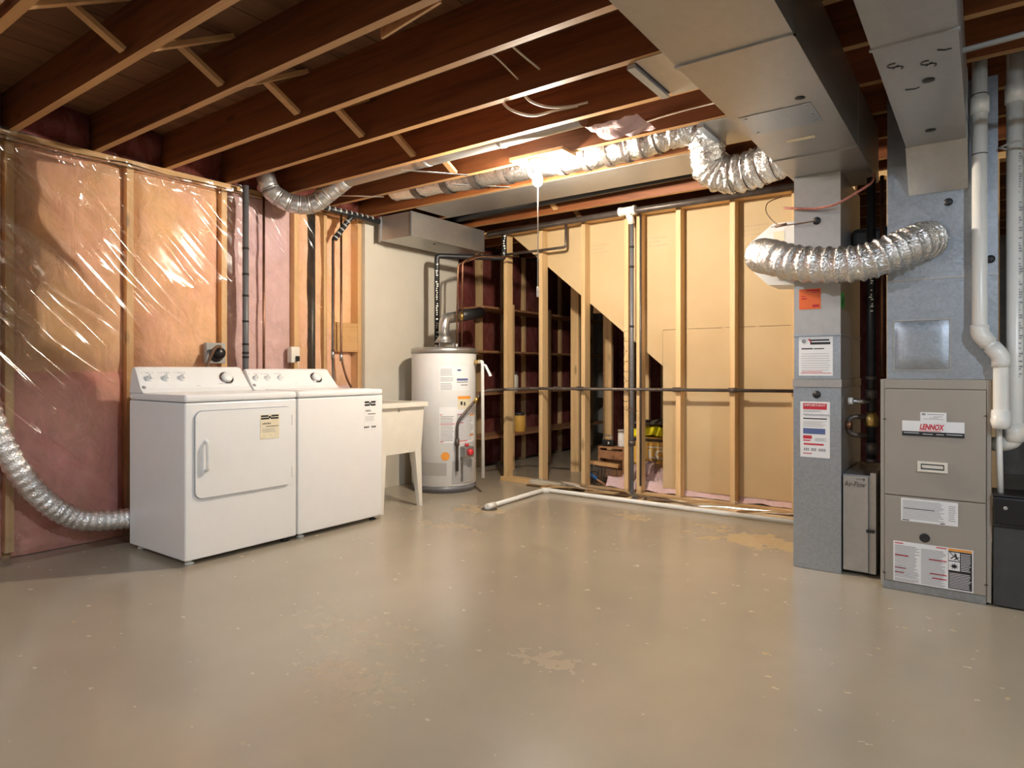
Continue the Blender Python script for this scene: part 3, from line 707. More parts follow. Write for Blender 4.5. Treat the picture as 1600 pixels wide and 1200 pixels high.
# ABS stack, overhead mains
pipe('drain_main', 'brown drain pipe running along the top of the stud wall', 'iron_pipe', [(-3.74, 4.77, 2.285), (-2.4, 4.76, 2.295), (-.9, 4.74, 2.285)], .026, .05)
pipe('drain_main', 'thick black drain pipe above the metal sheet between joists', 'abs_black', [(-4.0, 4.36, 2.37), (-1.2, 4.36, 2.40)], .04)
vp = thing('vent_pipe', 'dark vertical vent pipe on the stud below the white tee', 'pipe', (-2.305, 4.815, .05))
MB().cyl((-2.305, 4.815, .02), (-2.305, 4.815, 2.26), .0165, 12).build('run', 'standpipe_grey', vp)
for z in (1.38, 1.86, 2.02): MB().cyl((-2.305, 4.815, z-.008), (-2.305, 4.815, z+.008), .0185, 12).build('strap', 'rubber', vp)
MB().cyl((-2.305, 4.815, .42), (-2.305, 4.815, .46), .03, 10).build('clamp', 'iron_pipe', vp)
te = thing('pipe_tee', 'white plastic tee on the drain pipe at the top of the studs', 'pipe fitting', (-2.305, 4.74, 2.24))
MB().cyl((-2.365, 4.735, 2.295), (-2.245, 4.735, 2.295), .033, 14).build('run', 'pvc_white', te)
for x in (-2.375, -2.255): MB().cyl((x, 4.735, 2.295), (x+.022, 4.735, 2.295), .037, 14).build('hub', 'pvc_white', te)
MB().tube([(-2.305, 4.735, 2.295), (-2.305, 4.79, 2.25), (-2.305, 4.81, 2.21)], .028, 14).build('branch', 'pvc_white', te)
pipe('vent_pipe', 'thin black pipe clipped behind the vent pipe at the white tee', 'iron_pipe', [(-2.235, 4.83, .1), (-2.235, 4.83, 2.27)], .009)
pts = []
for k in range(34):
    t = k/33; a = k*2.1; rr = .016+.012*random.random()
    pts.append((-2.345+rr*math.cos(a)+(.30*max(0, t-.7)), 4.785+.008*math.cos(a*1.7), 1.34-.62*min(t, .7)/.7-.04*max(0, t-.7)+rr*math.sin(a)))
tag(MB().tube(spline(pts, 5), .0017, 5).build('wire_snarl', 'cable_brown'), 'snarl of loose thin wire caught on the stud with the vent pipe', 'wire')
# condensate line on the floor
cl = thing('drain_line', 'white plastic drain line lying on the floor along the stud wall', 'pipe', (-2.97, 3.77, 0))
MB().tube(bend([(-2.967, 3.80, .022), (-3.0, 4.57, .022), (-2.97, 4.60, .022), (-.82, 4.585, .022)], .03), .017, 14).build('run', 'pvc_white', cl)
MB().cyl((-2.9665, 3.86, .022), (-2.967, 3.77, .022), .024, 14).build('end_cap', 'pvc_white', cl)
MB().cyl((-2.99, 4.555, .022), (-2.95, 4.60, .022), .023, 14).build('elbow', 'pvc_white', cl)
MB().lathe([(.06, 0), (.06, .004), (.045, .006), (.001, .006)], (-2.97, 3.80, .0), seg=20).build('floor_drain', 'iron_pipe', cl)
# left wall lines
pt = thing('standpipe', 'grey taped standpipe against the pink wall behind the washer', 'pipe', (-4.19, 2.594, .05))
MB().cyl((-4.19, 2.594, .05), (-4.19, 2.594, ZJ-.01), .021, 14).build('run', 'standpipe_grey', pt)
for z in (1.12, 1.15, 1.21, 1.37, 1.55, 1.70, 1.88): MB().cyl((-4.19, 2.594, z-.007), (-4.19, 2.594, z+.007), .0225, 14).build('tape_band', 'rubber', pt)
pipe('copper_water_line', 'thin brown copper pipe down the wall between the standpipe and the outlet box', 'copper_pipe', [(-4.235, 2.765, .3), (-4.235, 2.765, ZJ-.045)], .009)
pipe('vent_stack', 'dark drain stack behind the plastic, next to the two hose lines', 'abs_black', [(-4.312, 3.235, .04), (-4.312, 3.235, ZJ-.045)], .031)
pipe('washer_supply_line', 'black water line to the washer, left of the pair', 'iron_pipe', [(-4.22, 3.37, 2.08), (-4.22, 3.37, 1.05), (-4.17, 3.345, .90), (-4.15, 3.30, .80), (-4.12, 3.2, .75)], .009, .08, couplers=[((-4.22, 3.37, 1.12), (-4.22, 3.37, 1.19))], cmat='steel', cr=1.5)
pipe('washer_supply_line', 'copper water line to the washer, right of the pair', 'copper_pipe', [(-4.22, 3.455, ZJ-.045), (-4.22, 3.455, 1.12), (-4.19, 3.49, .95), (-4.17, 3.55, .84), (-4.14, 3.58, .78)], .009, .08, couplers=[((-4.22, 3.455, 1.10), (-4.22, 3.455, 1.17))], cmat='steel', cr=1.5)
tp = thing('taped_pipe', 'black pipe with grey tape bands sloping along the wall top', 'pipe', (-4.18, 3.38, 2.07))
MB().tube(bend([(-4.20, 3.37, 2.07), (-4.14, 3.47, 2.24), (-4.13, 3.50, 2.27)], .03), .022, 12).build('branch', 'abs_black', tp)
MB().tube([(-4.14, 3.17, 2.29), (-4.14, 3.79, 2.28)], .022, 12).build('run', 'abs_black', tp)
for k in range(5): q = Vector((-4.20, 3.37, 2.07)).lerp(Vector((-4.14, 3.47, 2.24)), .1+.2*k); e = Vector((.06, .10, .17)).normalized()*.006; MB().cyl(q-e, q+e, .0235, 12).build('tape_band', 'grey_tape', tp)
for k in range(10): MB().cyl((-4.14, 3.2+.055*k, 2.29), (-4.14, 3.215+.055*k, 2.29), .0235, 12).build('tape_band', 'grey_tape', tp)
# outlets on the left wall
ob = thing('dryer_outlet', 'grey outlet plate with a heavy black plug above the dryer', 'outlet', (-4.26, 2.40, 1.15))
box('plate', 'grey_tape', (-4.275, 2.335, 1.075), (-4.235, 2.472, 1.215), ob, .004)
MB().lathe([(.05, 0), (.05, .008), (.04, .01), (.001, .01)], (-4.2349, 2.405, 1.135), (1, 0, 0), 24).build('socket', 'dark_grey_paint', ob)
MB().lathe([(.040, 0), (.038, .03), (.028, .045), (.001, .046)], (-4.2245, 2.412, 1.145), (1, 0, 0), 20).build('plug', 'black_plastic', ob)
MB().tube(spline([(-4.19, 2.41, 1.17), (-4.17, 2.39, 1.19), (-4.18, 2.36, 1.17), (-4.20, 2.33, 1.08), (-4.17, 2.30, .95), (-4.05, 2.28, .6)], 6), .011, 8).build('cord', 'cable_brown', ob)
ob = thing('washer_outlet', 'cream outlet box with a small black plug above the washer', 'outlet', (-4.25, 3.02, 1.15))
box('box', 'cream_plastic', (-4.27, 2.985, 1.085), (-4.215, 3.06, 1.205), ob, .006)
box('plug', 'black_plastic', (-4.2149, 3.018, 1.095), (-4.19, 3.042, 1.135), ob, .004)
MB().tube(spline([(-4.20, 3.03, 1.096), (-4.195, 3.03, 1.05), (-4.19, 3.04, .98), (-4.1, 3.05, .8)], 5), .005, 8).build('cord', 'cable_white', ob)

# ================================================================== DUCTS
# main return trunk, drop and filter slot
tr = thing('return_duct', 'wide sheet-metal trunk duct under the joists above the furnace', 'duct', (-.65, 2.0, 2.04))
TZ = 2.04
box('trunk', 'galvanised_dull', (-.83, -.9, TZ), (-.465, 4.0, ZJ-.002), tr)
for y in (.85, 2.075, 3.29): MB().box((-.836, y-.008, TZ-.006), (-.459, y+.008, TZ-.0002)).box((-.459, y-.008, TZ-.006), (-.4645, y+.008, ZJ-.005)).build('seam_cleat', 'galvanised_dull', tr)
dk = Deck((-.80, 2.64, TZ), (1, 0, 0), (0, 1, 0), (0, 0, -1), .27, .23)
pl = dk.sheet('patch_plate', 'galvanised', tr, t=.002)
m = MB()
for (u, v) in ((.08, .12), (.92, .12), (.92, .55), (.08, .9), (.92, .9)): m.lathe([(.006, .002), (.004, .005), (.001, .005)], dk.p(u, v), (0, 0, -1), 8)
m.build('screw', 'steel', pl)
Deck((-.71, 3.02, TZ), (1, 0, 0), (0, 1, 0), (0, 0, -1), .115, .035).sheet('blank_label', 'paper_cream', tr)
MB().lathe([(.018, .0005), (.018, .0015), (.001, .0016)], (-.555, 2.579, TZ), (0, 0, -1), 16).build('test_hole', 'print_black', tr)
dp = thing('return_drop_duct', 'narrow upright sheet-metal duct with tags standing left of the furnace', 'duct', (-.70, 3.85, 0))
X0, X1, Y0, Y1 = -.813, -.592, 3.64, 4.27
box('upper_section', 'galvanised_dull', (X0, Y0, 1.215), (X1, Y1, TZ-.001), dp)
box('mid_section', 'galvanised', (X0, Y0+.003, .985), (X1, Y1, 1.206), dp)
box('lower_section', 'galvanised', (X0-.003, Y0-.002, .002), (X1+.003, Y1, .94), dp)
box('collar', 'galvanised_dull', (X0-.006, Y0-.006, .941), (X1+.006, Y1, .984), dp, .003)
box('drive_cleat', 'galvanised', (X0-.003, Y0-.006, 1.2065), (X1+.003, Y1, 1.2145), dp)
for z in (.905, 1.80): MB().lathe([(.02, .0005), (.02, .003), (.001, .0032)], (-.703, Y0-.0021 if z < 1 else Y0, z), (0, -1, 0), 18).build('test_hole', 'print_black', dp)
def front(x0, z0, x1, z1, y): return Deck((x0, y, z0), (1, 0, 0), (0, 0, 1), (0, -1, 0), x1-x0, z1-z0)
d_ = front(-.788, 1.346, -.684, 1.452, Y0); s = d_.sheet('orange_tag', 'orange_sticker', dp)
d_.rects('print', 'print_red', s, [(.35, .88, .95, .95), (.6, .8, .95, .85), (.1, .62, .3, .66), (.1, .5, .35, .55), (.62, .1, .92, .22)])
d_ = Deck((X1, Y0+.002, 1.35), (0, 1, 0), (0, 0, 1), (1, 0, 0), .11, .075); s = d_.sheet('green_tag', 'green_sticker', dp); d_.rects('print', 'print_black', s, [(.15, .2, .25, .85), (.35, .2, .45, .5), (.6, .2, .7, .85), (.8, .5, .9, .85)])
d_ = front(-.790, 1.002, -.628, 1.203, Y0+.003); s = d_.sheet('service_sheet', 'paper_white', dp)
MB().tube([d_.p(.15+.055*math.cos(k*.5)*(1-k/60), .885+.05*math.sin(k*.5)*(1-k/60), .0022) for k in range(36)], .0016, 4).build('swirl_logo', 'print_grey', s); d_.rects('red_mark', 'print_red', s, [(.29, .90, .34, .95), (.33, .86, .38, .90)])
d_.rects('heading_bar', 'print_black', s, [(.34, .80, .93, .86), (.34, .89, .90, .93), (.08, .68, .42, .71), (.45, .68, .75, .705)])
d_.rects('small_print', 'print_grey', s, lines(.08, .94, .14, .62, 8, .14, .1)); d_.rects('border', 'print_red', s, [(.06, .06, .96, .075), (.1, .10, .7, .112)])
d_ = front(-.782, .580, -.641, .868, Y0-.002); s = d_.sheet('service_record', 'paper_white', dp)
d_.rects('red_panel', 'print_red', s, [(.10, .86, .90, .97)]); d_.text('heading', 'paper_white', s, 'IMPORTANT', .14, .915, .86, .955, .0026, bold=.01)
MB().tube([d_.p(.1+.88*k/46, .765+.018*math.sin(k*2.3)+.008*math.sin(k*.9), .0022) for k in range(47)], .0009, 4).build('handwriting', 'print_grey', s)
d_.rects('small_print', 'print_grey', s, lines(.1, .8, .815, .85, 3, .35)+lines(.1, .9, .55, .66, 6, .25)+lines(.5, .92, .30, .36, 3, .35))
d_.rects('bar', 'print_black', s, [(.10, .685, .90, .705)]); d_.rects('panel', 'print_blue', s, [(.10, .42, .85, .52)])
d_.rects('red_print', 'print_red', s, [(.1, .33, .40, .39), (.1, .29, .35, .31), (.12, .22, .8, .25), (.1, .06, .4, .075)])
d_.rects('phone_number', 'print_grey', s, [(.13+.062*k, .115, .13+.062*k+.042, .165) for k in range(12) if k not in (3, 7)])
# humidifier on its left side with the bypass hose
hm = thing('humidifier', 'white bypass humidifier mounted on the side of the upright duct', 'humidifier', (-.93, 3.86, 1.5))
MB().prism([(-.817, 1.49), (-.817, 1.835), (-.945, 1.835), (-1.07, 1.74), (-1.07, 1.60), (-.97, 1.50)], 1, 3.74, 3.98).build('housing', 'white_plastic', hm)
front(-.94, 1.735, -.885, 1.79, 3.74).sheet('brown_badge', 'paper_cream', hm); front(-.955, 1.815, -.85, 1.82, 3.74).sheet('vent_slot', 'print_grey', hm)
MB().cyl((-.97, 3.74, 1.665), (-.97, 3.69, 1.665), .085, 24).build('collar', 'galvanised_dull', hm)
pts = spline([(-.985, 3.695, 1.66), (-.955, 3.58, 1.635), (-.88, 3.46, 1.605), (-.75, 3.40, 1.555), (-.60, 3.37, 1.528), (-.46, 3.37, 1.525), (-.35, 3.40, 1.56), (-.26, 3.46, 1.605), (-.212, 3.555, 1.63)], 24)
tag(MB().tube(pts, lambda i, t: (.082+.010*(max(0, math.cos(i*2*PI/8))**1.5))*(1-.05*t), 32, True, .012).build('bypass_hose', 'foil'), 'fat ribbed foil hose looping from the humidifier to the furnace plenum', 'hose')
wr_ = thing('thermostat_wire', 'thin brown wire looping into the hole of the upright duct', 'wire', (-.9, 3.7, 1.8))
MB().tube(spline([(-.95, 3.95, 2.03), (-1.0, 3.85, 1.98), (-.98, 3.75, 1.9), (-.90, 3.66, 1.81), (-.83, 3.628, 1.795), (-.705, 3.632, 1.80)], 8), .003, 6).build('run', 'cable_brown', wr_)
MB().cyl((-.91, 3.655, 1.80), (-.85, 3.63, 1.80), .008, 8).build('splice', 'cable_brown', wr_)
tag(MB().tube(spline([(-.86, 3.62, 1.885), (-.80, 3.60, 1.87), (-.70, 3.60, 1.855), (-.60, 3.58, 1.86), (-.52, 3.62, 1.91), (-.46, 3.68, 1.965), (-.45, 3.72, 2.02)], 8), .006, 8).build('bundled_wire', 'cable_red'), 'twisted red and white wires strung across the upright duct', 'wire')
# filter slot
fs = thing('filter_box', 'grey metal filter slot marked with an arrow, left of the furnace', 'filter box', (-.52, 3.9, 0))
box('case', 'galvanised', (-.585, 3.665, .02), (-.463, 4.2, .505), fs)
box('door', 'galvanised_dull', (-.583, 3.652, .025), (-.470, 3.6645, .50), fs, .002)
box('flange', 'galvanised_dull', (-.462, 3.66, .02), (-.437, 4.2, .52), fs)
box('latch', 'black_plastic', (-.478, 3.645, .225), (-.442, 3.6515, .24), fs)
d_ = front(-.583, .44, -.475, .50, 3.652); d_.text('handwriting', 'print_black', fs, 'Air-Flow', .06, .1, .94, .55, shear=.2)
d_.rects('arrow', 'print_black', fs, [(.55, .74, .92, .78), (.84, .80, .90, .86), (.84, .66, .90, .72)])

# supply plenum and supply trunk over the furnace
sp = thing('supply_plenum', 'spangled galvanised plenum standing on top of the furnace', 'plenum', (-.17, 3.85, .99))
box('lower_section', 'galvanised', (-.379, 3.56, .9895), (.045, 4.18, 1.452), sp); box('upper_section', 'galvanised', (-.378, 3.5605, 1.4525), (.045, 4.18, ZJ-.004), sp)
MB().box((-.381, 3.557, 1.449), (.047, 3.5598, 1.456)).build('seam', 'galvanised_dull', sp)
m = MB(); m.grid(lambda u, v: (-.347+.216*u, 3.5585-.010*(1-(2*abs(u-.5))**4)*(1-(2*abs(v-.5))**4), 1.034+.226*v), 12, 12).build('access_hatch', 'galvanised', sp)
for lo, hi in (((-.352, 3.553, 1.028), (-.126, 3.5595, 1.034)), ((-.352, 3.553, 1.260), (-.126, 3.5595, 1.266)), ((-.352, 3.553, 1.0345), (-.347, 3.5595, 1.2595)), ((-.131, 3.553, 1.0345), (-.126, 3.5595, 1.2595))): box('hatch_edge', 'steel', lo, hi, sp)
for (x, z) in ((-.136, 1.795), (.018, 1.52)): MB().lathe([(.018, .0005), (.018, .003), (.001, .0032)], (x, 3.56, z), (0, -1, 0), 18).build('test_hole', 'print_black', sp)
su = thing('supply_duct', 'sheet-metal supply duct with marker scribbles above the furnace', 'duct', (-.18, 2.0, 2.03))
box('trunk', 'galvanised_dull', (-.288, -.9, 2.03), (-.064, 3.40, ZJ-.002), su)
m = MB(); A = [m.bm.verts.new(p) for p in ((-.290, 3.4005, 2.025), (-.062, 3.4005, 2.025), (-.062, 3.557, 1.845), (-.290, 3.557, 1.845), (-.290, 3.4005, ZJ-.003), (-.062, 3.4005, ZJ-.003), (-.062, 3.557, ZJ-.003), (-.290, 3.557, ZJ-.003))]
for f in ((0, 3, 2, 1), (4, 5, 6, 7), (0, 1, 5, 4), (1, 2, 6, 5), (2, 3, 7, 6), (3, 0, 4, 7)): m.bm.faces.new([A[k] for k in f])
bmesh.ops.recalc_face_normals(m.bm, faces=m.bm.faces); m.build('transition', 'galvanised_dull', su)
for (x, y) in ((-.158, 2.655), (-.184, 3.214)): MB().lathe([(.019, .0005), (.019, .003), (.001, .0032)], (x, y, 2.03), (0, 0, -1), 18).build('test_hole', 'print_black', su)
for y in (2.30, 1.1): MB().box((-.293, y-.008, 2.024), (-.059, y+.008, 2.0298)).build('seam_cleat', 'galvanised_dull', su)
m = MB()
def scr(cx, cy, s, pts): m.tube([(cx+s*x, cy+s*y, 2.0288) for x, y in pts], .0016, 5)
arc = lambda a0, a1, n=8: [(math.cos(R(a0+(a1-a0)*k/n)), math.sin(R(a0+(a1-a0)*k/n))) for k in range(n+1)]
for (cx, cy) in ((-.245, 2.46), (-.155, 2.50)):
    scr(cx, cy, .016, arc(20, 300)); scr(cx+.012, cy+.03, .014, arc(180, 420))
scr(-.12, 2.42, .03, [(0, 0), (.6, .5), (1.2, .4)]); scr(-.20, 2.70, .03, [(-1, 0), (0, .3), (.4, 0)])
m.build('marker_scribble', 'print_black', su)
# sheets closing joist bays (panned returns)
def pan(name, label, x0, x1, k):
    t = tag(box(name, 'galvanised_dull', (x0, JY[k]+.0, ZJ-.0035), (x1, JY[k+1]+.0, ZJ-.0008)), label, 'sheet metal'); return t
kJ = lambda y: min(range(len(JY)), key=lambda k: abs(JY[k]-y))
pan('joist_pan', 'sheet metal closing the joist bay beside the trunk duct, nearest the camera', -1.19, -.84, kJ(2.51))
pan('joist_pan', 'small sheet metal pan beside the trunk duct, behind the foil duct', -1.22, -.84, kJ(3.34))
tag(box('joist_pan', 'galvanised_dull', (-3.70, JY[kJ(3.75)]+.02, ZJ-.004), (-1.25, JY[kJ(3.75)]+.42, ZJ-.0008)), 'long sheet metal pan nailed under the joists behind the lit bulb', 'sheet metal')
for (y0, y1) in ((JY[kJ(2.51)], JY[kJ(2.51)+1]), (JY[kJ(3.34)], JY[kJ(3.34)+1])): tag(box('pan_edge_strip', 'galvanised', (-1.235, y0+.02, ZJ-.02), (-1.2, y1-.02, ZJ+.02)), 'bent metal strip at the open end of the pan nearer the camera' if y0 < 3 else 'bent metal strip at the open end of the pan by the foil duct', 'metal strip')
# box duct over the sink
bd = thing('box_duct', 'short rectangular sheet-metal duct hung above the sink and heater', 'duct', (-3.96, 4.25, 2.11))
box('shell', 'galvanised_dull', (-4.14, 3.805, 2.122), (-3.776, 4.76, ZJ-.006), bd)
box('end_flange', 'galvanised', (-4.155, 3.798, 2.112), (-4.13, 3.806, ZJ-.006), bd); box('corner_flange', 'galvanised', (-3.785, 3.797, 2.118), (-3.770, 3.806, ZJ-.006), bd)
MB().lathe([(.014, .0005), (.014, .002), (.001, .0022)], (-3.87, 4.18, 2.122), (0, 0, -1), 14).build('test_hole', 'print_black', bd)
# foil-insulated flex duct between the joists
kf = kJ(3.34); ym = (JY[kf]+JY[kf+1])/2
pts = spline([(-3.7, ym, 2.43), (-3.0, ym, 2.40), (-2.4, ym-.01, 2.375), (-1.95, ym, 2.365), (-1.65, ym, 2.37), (-1.46, ym+.01, 2.39), (-1.33, ym+.05, 2.39), (-1.29, ym+.11, 2.30), (-1.28, ym+.15, 2.20), (-1.20, ym+.17, 2.145), (-1.07, ym+.16, 2.14), (-.94, ym+.14, 2.16), (-.833, ym+.13, 2.175)], 12)
fd = thing('flex_duct', 'crumpled foil duct running past the bulb and curling into the trunk', 'duct', (-2.2, ym, 2.3))
MB().tube(pts, lambda i, t: .088+.012*noise.noise(Vector((i*.35, 2, 0)))+(.014*min(1, (t-.55)*8)+.004*math.cos(i*PI/2) if t > .55 else 0), 28, True, .05).build('foil_sleeve', 'foil', fd)
n = len(pts)
for i in list(range(int(n*.03), int(n*.40), 5)): MB().tube(pts[i:i+2], .0985, 22, False).build('strap', 'iron_pipe', fd)
for i in range(int(n*.78), n-2, 7): MB().tube([pts[i], pts[i].lerp(pts[i+1], .6)], .1085, 24, False).build('strap', 'iron_pipe', fd)
# round duct with elbow
ke = kJ(2.925); ye = JY[ke]+.14
rd = thing('round_duct', 'round metal duct with a segmented elbow high on the left wall', 'duct', (-3.9, ye, 2.2))
pts = bend([(-4.13, 2.70, 2.46), (-4.12, 2.73, 2.30), (-4.06, 2.87, 2.225), (-3.95, 2.98, 2.225), (-3.82, 3.03, 2.32), (-3.66, 3.05, 2.39)], .09, 5)
for i in range(0, len(pts)-1, 3):
    MB().tube(pts[i:i+4], .066, 24, True).build('elbow_segment', 'round_duct_metal', rd)
    if 0 < i: MB().tube([pts[i]-(pts[i]-pts[i-1]).normalized()*.004, pts[i]+(pts[i]-pts[i-1]).normalized()*.004], .0685, 24).build('bead', 'round_duct_metal', rd)
MB().tube([(-3.68, 3.05, 2.39), (-1.75, 3.05, 2.40)], .062, 24).build('straight_run', 'round_duct_metal', rd)
for x in (-2.9, -2.3): MB().cyl((x, 3.05, 2.394), (x+.03, 3.05, 2.394), .064, 24).build('bead', 'round_duct_metal', rd)
for k, (a, b) in enumerate((((-3.95, 3.10, 2.325), (-3.62, 3.36, 2.318)), ((-3.05, 2.98, 2.322), (-2.78, 3.33, 2.324)), ((-3.0, 3.42, 2.32), (-2.72, 3.72, 2.322)))):
    tag(MB().bar(a, b, .022, .003).build('hanger_strap', 'steel'), ('flat metal hanger strap under the joist beside the duct elbow', 'flat metal hanger strap under the straight round duct', 'flat metal hanger strap under the foil duct')[k], 'strap', 'metal hanger straps')
# tuft of insulation and cables at the joists
m = MB(); m.grid(lambda u, v: (-1.72+.30*u, 3.02+.24*v, 2.30+.03*noise.noise(Vector((u*4, v*5, 1)))-.035*math.sin(PI*u)*math.sin(PI*v)+.02), 14, 10)
tag(m.build('insulation_tuft', 'insulation_pink'), 'loose tuft of pink insulation poking down beside the bulb', 'insulation')
def cable(label, pts, r=.005, mat='cable_white'): return tag(MB().tube(spline(pts, 8), r, 8).build('cable', mat), label, 'cable', 'loose cables in the ceiling')
cable('white cable loop hanging under the joist in front of the bulb, larger loop', [(-1.93, 2.55, 2.37), (-1.90, 2.60, 2.32), (-1.87, 2.75, 2.33), (-1.80, 2.86, 2.375), (-1.69, 2.9, 2.385)], .007)
cable('white cable loop hanging under the joist in front of the bulb, smaller loop', [(-1.80, 2.55, 2.37), (-1.79, 2.62, 2.34), (-1.77, 2.75, 2.35), (-1.72, 2.88, 2.385), (-1.63, 2.9, 2.39)], .007)
cable('thin white cable dangling across the joist bay, left of two', [(-1.74, 2.12, 2.40), (-1.73, 2.25, 2.40), (-1.76, 2.47, 2.385)], .004)
cable('thin white cable dangling across the joist bay, right of two', [(-1.60, 2.12, 2.40), (-1.62, 2.25, 2.40), (-1.64, 2.47, 2.40)], .005)
cable('white cable stapled along the joist beside the foil duct', [(-1.62, 3.325, 2.38), (-1.4, 3.325, 2.40), (-1.15, 3.325, 2.405), (-.85, 3.30, 2.40)], .006)

# ================================================================== FURNACE
fu = thing('furnace', 'beige gas furnace cabinet with red and white nameplate and warning labels', 'furnace', (-.19, 3.85, 0))
FX0, FX1, FY = -.403, .021, 3.535
box('cabinet', 'furnace_paint', (FX0, FY+.006, .012), (FX1, FY+.70, .988), fu, .003)
for x in (FX0, FX1-.016): box('corner_post', 'furnace_paint', (x, FY-.002, .012), (x+.016, FY+.0055, .988), fu, .002)
box('top_rail', 'furnace_paint', (FX0+.0165, FY-.002, .945), (FX1-.0165, FY+.0055, .988), fu, .002)
up = box('upper_door', 'furnace_paint', (FX0+.018, FY-.004, .447), (FX1-.018, FY+.0055, .942), fu, .003)
lo_ = box('lower_door', 'furnace_paint', (FX0+.018, FY-.004, .040), (FX1-.018, FY+.0055, .443), fu, .003)
box('base_rail', 'galvanised', (FX0+.010, FY+.000, .002), (FX1-.018, FY+.0055, .038), fu)
FD = FY-.004
d_ = front(-.314, .735, -.075, .797, FD); s = d_.sheet('nameplate', 'paper_white', up, t=.003)
d_.rects('black_band', 'print_black', s, [(0, -.12, 1, .22)], .0036); d_.rects('model_lettering', 'paper_white', s, [(.03, .08, .28, .12), (.34, .03, .50, .07), (.56, .03, .68, .07), (.72, .06, .97, .10)], .0042)
d_.text('brand_lettering', 'print_red', s, 'LENNOX', .29, .36, .69, .80, .0042, shear=.25, bold=.04); d_.rects('underline', 'print_red', s, [(.28, .26, .64, .30)], .0042)
d_ = front(-.242, .793, -.142, .838, FD); s = d_.sheet('dealer_sticker', 'paper_white', up, t=.004); d_.rects('small_print', 'print_grey', s, [(.06, .7, .2, .9), (.27, .78, .9, .84), (.5, .55, .85, .6), (.1, .3, .9, .34), (.35, .42, .7, .46)], .0046)
m = MB()
for lo, hi in (((-.253, FD-.012, .603), (-.137, FD-.0003, .612)), ((-.253, FD-.012, .566), (-.137, FD-.0003, .576)), ((-.253, FD-.012, .576), (-.240, FD-.0003, .603)), ((-.150, FD-.012, .576), (-.137, FD-.0003, .603))): m.box(lo, hi)
m.build('handle_frame', 'cream_plastic', up); box('handle_recess', 'dark_grey_paint', (-.240, FD-.003, .576), (-.150, FD-.0003, .603), up); box('handle_bar', 'cream_plastic', (-.236, FD-.008, .583), (-.154, FD-.004, .597), up)
d_ = front(-.319, .330, -.099, .436, FD); s = d_.sheet('wiring_notice', 'paper_white', lo_); d_.rects('small_print', 'print_grey', s, lines(.03, .78, .12, .95, 14, .35, .15)+lines(.84, .97, .2, .9, 8, .3)); d_.rects('bold_print', 'print_black', s, [(.03, .03, .15, .07), (.7, .03, .78, .07), (.05, .55, .6, .575)])
MB().lathe([(.020, .0004), (.021, .003), (.017, .004), (.001, .0005)], (-.225, FD, .262), (0, -1, 0), 20).build('sight_hole', 'print_black', lo_)
d_ = front(-.350, .044, -.043, .232, FD); s = d_.sheet('safety_label', 'paper_white', lo_)
d_.rects('small_print', 'print_grey', s, lines(.02, .34, .12, .92, 22, .42, .2)+lines(.36, .67, .03, .90, 32, .42, .2)+lines(.02, .34, .02, .10, 4, .42))
d_.rects('red_heading', 'print_red', s, [(.02, .94, .13, .965), (.55, .95, .68, .975), (.02, .64, .20, .665), (.46, .64, .68, .665), (.02, .33, .17, .355), (.02, .22, .14, .245), (.47, .30, .68, .325), (.50, .20, .68, .225)])
d_.rects('black_panel', 'print_black', s, [(.70, .03, .985, .925)], .0017); d_.rects('orange_heading', 'print_orange', s, [(.70, .93, .985, .985)])
d_.rects('pictogram_ground', 'paper_white', s, [(.705, .70, .84, .90), (.705, .47, .84, .68)], .0020); d_.rects('white_print', 'paper_white', s, lines(.85, .975, .48, .91, 11, .35, .2)+lines(.71, .975, .06, .43, 10, .35, .15), .0020)
m = MB()   # flame and burst pictograms
for k in range(9):
    a = R(k*40); c = d_.p(.772, .57, .0024); m.bm.faces.new([m.bm.verts.new(v) for v in (c+d_.U*.006*math.cos(a-.5)+d_.V*.005*math.sin(a-.5), c+d_.U*.019*math.cos(a)+d_.V*.016*math.sin(a), c+d_.U*.006*math.cos(a+.5)+d_.V*.005*math.sin(a+.5))])
m.bm.faces.new([m.bm.verts.new(d_.p(.772+.03*math.cos(R(k*30)), .57+.035*math.sin(R(k*30)), .0024)) for k in range(12)])
for (u0, v0, u1, v1) in ((.72, .74, .79, .86), (.80, .74, .77, .88), (.76, .72, .82, .80)): m.quad(d_.p(u0, v0, .0024), d_.p(u0+.02, v0, .0024), d_.p(u1+.02, v1, .0024), d_.p(u1, v1, .0024))
m.quad(d_.p(.71, .89, .0026), d_.p(.72, .90, .0026), d_.p(.84, .72, .0026), d_.p(.83, .71, .0026))
m.build('pictogram', 'print_black', s)
for (x, z) in ((FX1-.020, .83), (FX1-.018, .09), (FX0+.018, .80), (FX0+.016, .075)): box('latch', 'dark_grey_paint', (x-.007, FD-.004, z-.0025), (x+.007, FD-.0003, z+.0025), fu)

# gas train in the gap
gt = thing('gas_valve_train', 'black gas pipe with brass valve in the gap beside the furnace', 'pipe', (-.475, 3.80, .55))
MB().cyl((-.475, 3.80, .56), (-.475, 3.80, 2.02), .021, 14).build('riser', 'abs_black', gt)
for (z0, z1) in ((.885, .93), (.98, 1.0), (.60, .66), (.555, .575)): MB().cyl((-.475, 3.80, z0), (-.475, 3.80, z1), .027, 14).build('coupling', 'iron_pipe', gt)
MB().lathe([(.020, .735), (.034, .75), (.036, .785), (.028, .80), (.022, .815)], (-.475, 3.80, 0), seg=16).build('regulator', 'brass', gt)
MB().tube(bend([(-.49, 3.79, .79), (-.57, 3.76, .79), (-.575, 3.76, .70), (-.49, 3.79, .69)], .03), .013, 12).build('bypass_loop', 'iron_pipe', gt)
MB().cyl((-.573, 3.76, .725), (-.573, 3.76, .765), .018, 12).build('union_nut', 'copper_pipe', gt)
